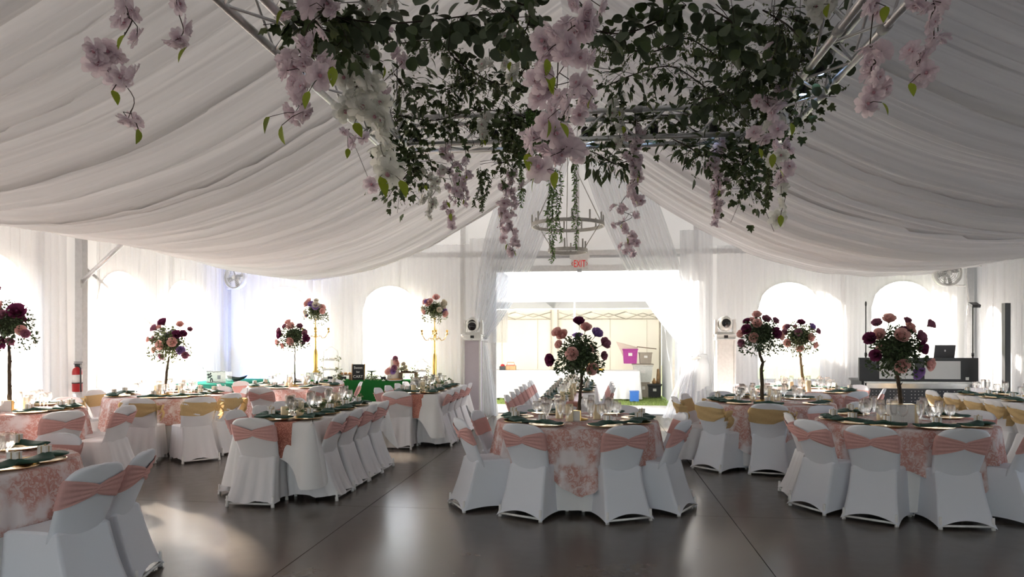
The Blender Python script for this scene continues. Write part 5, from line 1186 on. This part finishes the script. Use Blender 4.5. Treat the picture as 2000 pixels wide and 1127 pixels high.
def vine(label, px, py0, py1, d, n, seed, wob=8, ma='vine', width=1.0):
    r = random.Random(seed); a = P(px, py0, d); L = (py1-py0)/F*d; t = thing('hanging_vine', label, 'vine', a, 0, 'hanging vines under the truss'); m = MB(); f = MB()
    for s in range(n):
        x0 = r.uniform(-.03, .03)*width; ln = L*(r.uniform(.55, 1) if s else 1); pts = [Vector((x0+r.uniform(-.01, .01)+.03*width*math.sin(q*3+s)*q, r.uniform(-.02, .02), -ln*q)) for q in np.linspace(0, 1, 12)]; m.tube(path(pts, 24), .0022, 4)
        pp = path(pts, 60)
        for p in pp:
            for _ in range(2):
                d_ = Vector((r.uniform(-1, 1), r.uniform(-1, 1), r.uniform(-1.1, .2))).normalized(); l = r.uniform(.022, .038); R = look(d_, r.uniform(-2, 2)); f.grid([[p+R @ v for v in row] for row in leaf_pts(l, l*.38, .2, 2)])
    m.build('stems', M['twig'], t); o = f.build('leaves', M[ma], t); o['kind'] = 'stuff'
vine('long fresh green vine hanging in front of the chandelier, left', 1083, 330, 512, 6.1, 6, 1, width=1.6); vine('single thin green vine hanging in front of the chandelier, right', 1122, 318, 488, 6.1, 2, 2, width=.5)
vine('short green vine hanging left of the chandelier', 1020, 290, 405, 6.1, 2, 3, width=.5); vine('dark small-leaved vine below the left part of the far truss', 943, 330, 410, 6.15, 4, 4, ma='leaf', width=1.8); vine('small green vine beside the left hanging blossoms', 895, 320, 400, 6.15, 2, 5, width=.5)
vine('bushy green vine beside the large pink cluster', 1035, 215, 330, 6.1, 7, 6, width=2.5); vine('small vine beneath the white blossoms on the right', 1500, 285, 400, 5.6, 2, 7, ma='leaf2', width=1)
# ------------------------------------------------------------------ blossoms
def blossom_mesh(ma, seed, double=True):
    r = random.Random(seed); m = MB()
    for n, R, el, w in (((7, 1.0, .05, .60), (7, .90, .42, .58), (7, .72, .78, .56), (6, .52, 1.08, .55), (5, .32, 1.3, .5))):
        for k in range(n):
            a = 2*PI*k/n+r.uniform(-.25, .25); e = el+r.uniform(-.15, .15); G = []
            for i, (t, ww) in enumerate(((.05, .15), (.5, .72), (.85, 1.0), (1.0, .92))):
                row = []
                for s in (-1, -.5, 0, .5, 1):
                    rad = R*t*(1-.20*s*s*t-.05*(s == 0)*(t == 1)); x = rad*math.cos(e)-.10*t*t*R*math.sin(e); z = rad*math.sin(e)+r.uniform(-.07, .07)*t+(.08*abs(s))*t; y = s*w*ww*R*.5
                    row.append(Vector((x*math.cos(a)-y*math.sin(a), x*math.sin(a)+y*math.cos(a), z)))
                G.append(row)
            m.grid(G)
    return m.mesh('blossom', M[ma])
BL = {'p': [blossom_mesh('blossom', i) for i in range(3)], 'w': [blossom_mesh('wblossom', 9+i) for i in range(3)]}
CEN = MB().ell((0, 0, .25), (.14, .14, .2), 8, 5).mesh('flower_centre', M['eye'])
def spray(label, flowers, leaves=(), top=None, kind='p', size=.055, seed=0, twigs=True):
    """flowers: (px, py, d[, kind]) heads of one hanging branch; the stem runs up to the truss"""
    r = random.Random(seed); pts = sorted([P(f[0], f[1], f[2]) for f in flowers], key=lambda p: -p.z); kinds = {tuple(P(f[0], f[1], f[2])): (f[3] if len(f) > 3 else kind) for f in flowers}
    tp = P(*top) if top else Vector((pts[0].x, pts[0].y, max(TZ0+.1, pts[0].z+.15))); t = thing('blossom_branch', label, 'blossom branch', tp, 0, 'hanging blossom branches')
    m = MB(); ax = [tp]; bins = max(2, len(pts)//4); main = [tp]
    for k in range(0, len(pts), max(1, len(pts)//6)): g = pts[k:k+max(1, len(pts)//6)]; c = sum(g, Vector())/len(g); main.append(c)
    if (main[-1]-pts[-1]).length > .02: main.append(pts[-1])
    pp = path([p-tp for p in main], 30); m.tube(pp, [.0032-.0016*i/30 for i in range(31)], 5)
    for p in pts:
        q = min(pp, key=lambda c: (c-(p-tp)).length+(.0 if c.z > (p-tp).z else .08)); e = p-tp
        if (e-q).length > .02: m.tube([q, (q+e)/2+Vector((r.uniform(-.02, .02), r.uniform(-.02, .02), .015)), e], .0022, 4, cap=False)
    m.build('stem', M['twig'], t)
    for p in pts:
        k = kinds.get(tuple(p), kind); e = p-tp; d = Vector((e.x-pp[min(30, int(30*.5))].x, r.uniform(-1.0, -.2)*.1, r.uniform(-.12, .04))); d = (Vector((r.uniform(-1, 1), r.uniform(-1.3, .3), r.uniform(-1, .5)))).normalized()
        s = size*r.uniform(.95, 1.4); o = bpy.data.objects.new('blossom', BL[k][r.randrange(3)]); COL.objects.link(o); o.parent = t
        o.matrix_basis = Matrix.Translation(e) @ d.to_track_quat('Z', 'Y').to_matrix().to_4x4() @ Matrix.Diagonal((s, s, s, 1))
        c = bpy.data.objects.new('flower_centre', CEN); COL.objects.link(c); c.parent = o
    lm = MB()
    for lx, ly, ld in leaves:
        e = P(lx, ly, ld)-tp; q = min(pp+[p-tp for p in pts], key=lambda c: (c-e).length); lm.tube([q, (q+e)/2+Vector((0, 0, .01)), e], .002, 4, cap=False)
    if leaves: lm.build('leaf_stalks', M['twig'], t)
    for lx, ly, ld in leaves: place_leaf(LF['lime'][0], t, P(lx, ly, ld)-tp, Vector((r.uniform(-.8, .8), r.uniform(-.6, 0), -1)).normalized(), r.uniform(-.8, .8), r.uniform(.9, 1.25)*size/.055).name = 'lime_leaf'
def F_(lst, d, k='p', j=.12, seed=1):
    r = random.Random(seed); return [(a, b, d+r.uniform(-j, j), k) for a, b in lst]
spray('pink blossom branch hanging alone at the far left near the top', F_([(245, 12), (262, 20), (235, 36), (188, 98), (212, 100), (190, 128), (225, 105), (215, 138), (238, 148), (262, 148), (268, 75), (228, 160), (205, 120), (250, 232), (262, 238)], 3.1), [(243, 68, 3.05), (220, 176, 3.05), (270, 252, 3.05)], (240, -40, 3.1), size=.05, seed=1)
spray('small pink blossom branch right of the far left one', F_([(345, 8), (358, 55), (340, 80), (352, 72)], 3.1, seed=2), [(365, 92, 3.05)], (352, -40, 3.1), size=.05, seed=2)
spray('large pink blossom branch on the left truss', F_([(605, 12), (640, 8), (555, 25), (655, 22), (632, 60), (590, 90), (612, 80), (570, 122), (596, 120), (622, 112), (640, 125), (560, 138), (580, 165), (596, 172), (585, 190), (625, 150), (640, 140), (575, 222), (592, 218), (560, 118)], 3.7, seed=3), [(553, 20, 3.6), (650, 130, 3.6), (604, 178, 3.6), (527, 228, 3.6), (550, 245, 3.6)], (610, -30, 3.7), size=.062, seed=3)
spray('white blossom branch on the left truss', F_([(700, 112), (718, 105), (690, 135), (672, 150), (712, 150), (700, 172), (680, 185), (722, 165), (690, 205), (705, 215), (675, 215), (745, 205), (735, 228), (752, 232), (742, 262), (758, 275), (740, 285), (765, 320), (748, 312), (760, 338), (755, 325)], 4.5, 'w', seed=4), [(693, 240, 4.4), (742, 345, 4.4), (782, 352, 4.4)], (706, 40, 4.5), 'w', size=.085, seed=4)
spray('pink blossoms hanging behind the white branch on the left', F_([(755, 62), (765, 88), (790, 118), (775, 105), (740, 170), (755, 185), (675, 255), (690, 278), (712, 270), (725, 362), (735, 190)], 4.7, seed=5), [(768, 78, 4.6), (750, 128, 4.6), (680, 290, 4.6)], (740, 20, 4.7), size=.05, seed=5)
spray('large central pink blossom branch in front of the greenery', F_([(1125, 6), (1172, 12), (1140, 22), (1105, 45), (1082, 60), (1130, 62), (1152, 42), (1062, 80), (1095, 72), (1142, 55), (1108, 85), (1070, 95), (1058, 112), (1100, 112), (1132, 112), (1148, 115), (1062, 145), (1045, 162), (1070, 178), (1095, 192), (1055, 195), (1085, 212), (1140, 178), (1132, 165), (1112, 205), (1150, 195)], 3.3, seed=6), [(1068, 115, 3.2), (1082, 150, 3.2), (1065, 152, 3.2), (1070, 232, 3.2), (1095, 240, 3.2), (1158, 188, 3.2)], (1090, -40, 3.3), size=.055, seed=6)
spray('lower central pink blossom branch ending above the vines', F_([(1130, 225), (1065, 245), (1040, 258), (1082, 262), (1060, 285), (1098, 268), (1118, 290), (1078, 300), (1040, 275), (1095, 300), (1055, 330), (1045, 318), (1068, 340), (1130, 300)], 3.5, seed=7), [(1085, 335, 3.4), (1045, 345, 3.4), (1030, 300, 3.4), (1075, 240, 3.4)], (1090, 120, 3.4), size=.058, seed=7)
spray('pink blossom branch hanging off the right truss, nearer', F_([(1698, 8), (1715, 22), (1690, 92), (1708, 105), (1722, 100), (1690, 120), (1700, 142), (1712, 150), (1722, 172), (1705, 180), (1690, 205), (1700, 215)], 3.3, seed=8), [(1722, 200, 3.2), (1730, 12, 3.2)], (1715, -40, 3.3), size=.05, seed=8)
spray('pink blossom branch at the far right near the top', F_([(1790, 6), (1812, 10), (1838, 5), (1825, 28), (1815, 42), (1822, 75), (1832, 68), (1782, 102), (1800, 112), (1792, 130), (1810, 140), (1820, 95), (1800, 150)], 3.2, seed=9), [(1778, 162, 3.1)], (1815, -40, 3.2), size=.05, seed=9)
spray('pink and white branch on the right truss', F_([(1508, 92), (1512, 112), (1502, 130), (1480, 198), (1495, 188), (1525, 175), (1520, 200), (1512, 222), (1475, 262), (1492, 270), (1520, 255), (1530, 280), (1542, 290), (1515, 205), (1500, 205), (1520, 285)], 5.0, seed=10)+F_([(1535, 228), (1515, 240), (1500, 250), (1510, 315), (1525, 305), (1530, 368), (1532, 395), (1525, 430), (1518, 425)], 5.0, 'w', seed=11)+F_([(1538, 328), (1530, 345), (1520, 350)], 5.0, seed=12), [(1483, 290, 4.9), (1510, 300, 4.9), (1525, 420, 4.9), (1545, 240, 4.9), (1522, 332, 4.9)], (1510, 10, 4.9), size=.055, seed=10)
def column_spray(label, cx, y0, y1, w_, n, d, k, seed, size=.04, nl=2):
    r = random.Random(seed); fl_ = []
    for i in range(n):
        q = (i+r.uniform(0, 1))/n; fl_.append((cx+r.gauss(0, w_)*(1-.4*q), y0+(y1-y0)*q, d+r.uniform(-.06, .06), k))
    spray(label, fl_, [(cx+r.uniform(-w_, w_), y0+(y1-y0)*q, d-.05) for q in [r.uniform(.3, 1) for _ in range(nl)]], (cx, y0-25, d), k, size, seed)
column_spray('small pink branch hanging from the far truss, leftmost', 878, 285, 445, 9, 22, 6.1, 'p', 21)
column_spray('short pink branch beside the leftmost one on the far truss', 909, 305, 400, 6, 12, 6.1, 'p', 22)
column_spray('white branch hanging from the far truss, lower left', 836, 325, 425, 14, 14, 6.1, 'w', 23, .042)
column_spray('pink branch from the far truss left of the chandelier', 1000, 335, 500, 9, 30, 6.1, 'p', 24)
column_spray('thin pink strand just left of the previous chandelier-side branch', 982, 375, 470, 4, 9, 6.1, 'p', 25)
column_spray('long dense pink branch from the far truss right of the chandelier', 1240, 245, 400, 11, 34, 6.05, 'p', 26, .042)
column_spray('lower tail of pink blossoms right of the chandelier', 1228, 400, 500, 13, 20, 6.1, 'p', 27, .038)
column_spray('pink branch from the far truss toward the right corner', 1400, 275, 440, 10, 34, 6.1, 'p', 28, .04)
column_spray('white sprig in the gap left of the central pink branch', 996, 65, 160, 12, 9, 4.6, 'w', 29, .045)
column_spray('white sprig on the far truss right of the central branch', 1212, 175, 285, 9, 10, 6.0, 'w', 30, .042)
column_spray('white sprig on the far truss left of the central branch', 946, 225, 275, 8, 9, 6.0, 'w', 31, .042)
column_spray('pale pink sprig on the far truss at the left', 955, 120, 130, 8, 3, 5, 'w', 32, .042, 0)
spray('white blossoms at the top edge left of centre', F_([(745, 5), (770, 2), (725, 12), (560, 5)], 3.9, 'w', seed=13), [], (745, -40, 3.9), 'w', size=.06, seed=33)
spray('white blossoms at the top edge on the right truss', F_([(1590, 12), (1605, 22), (1620, 8), (1578, 5)], 4.0, 'w', seed=14), [(1618, 8, 3.9)], (1600, -40, 4.0), 'w', size=.06, seed=34)
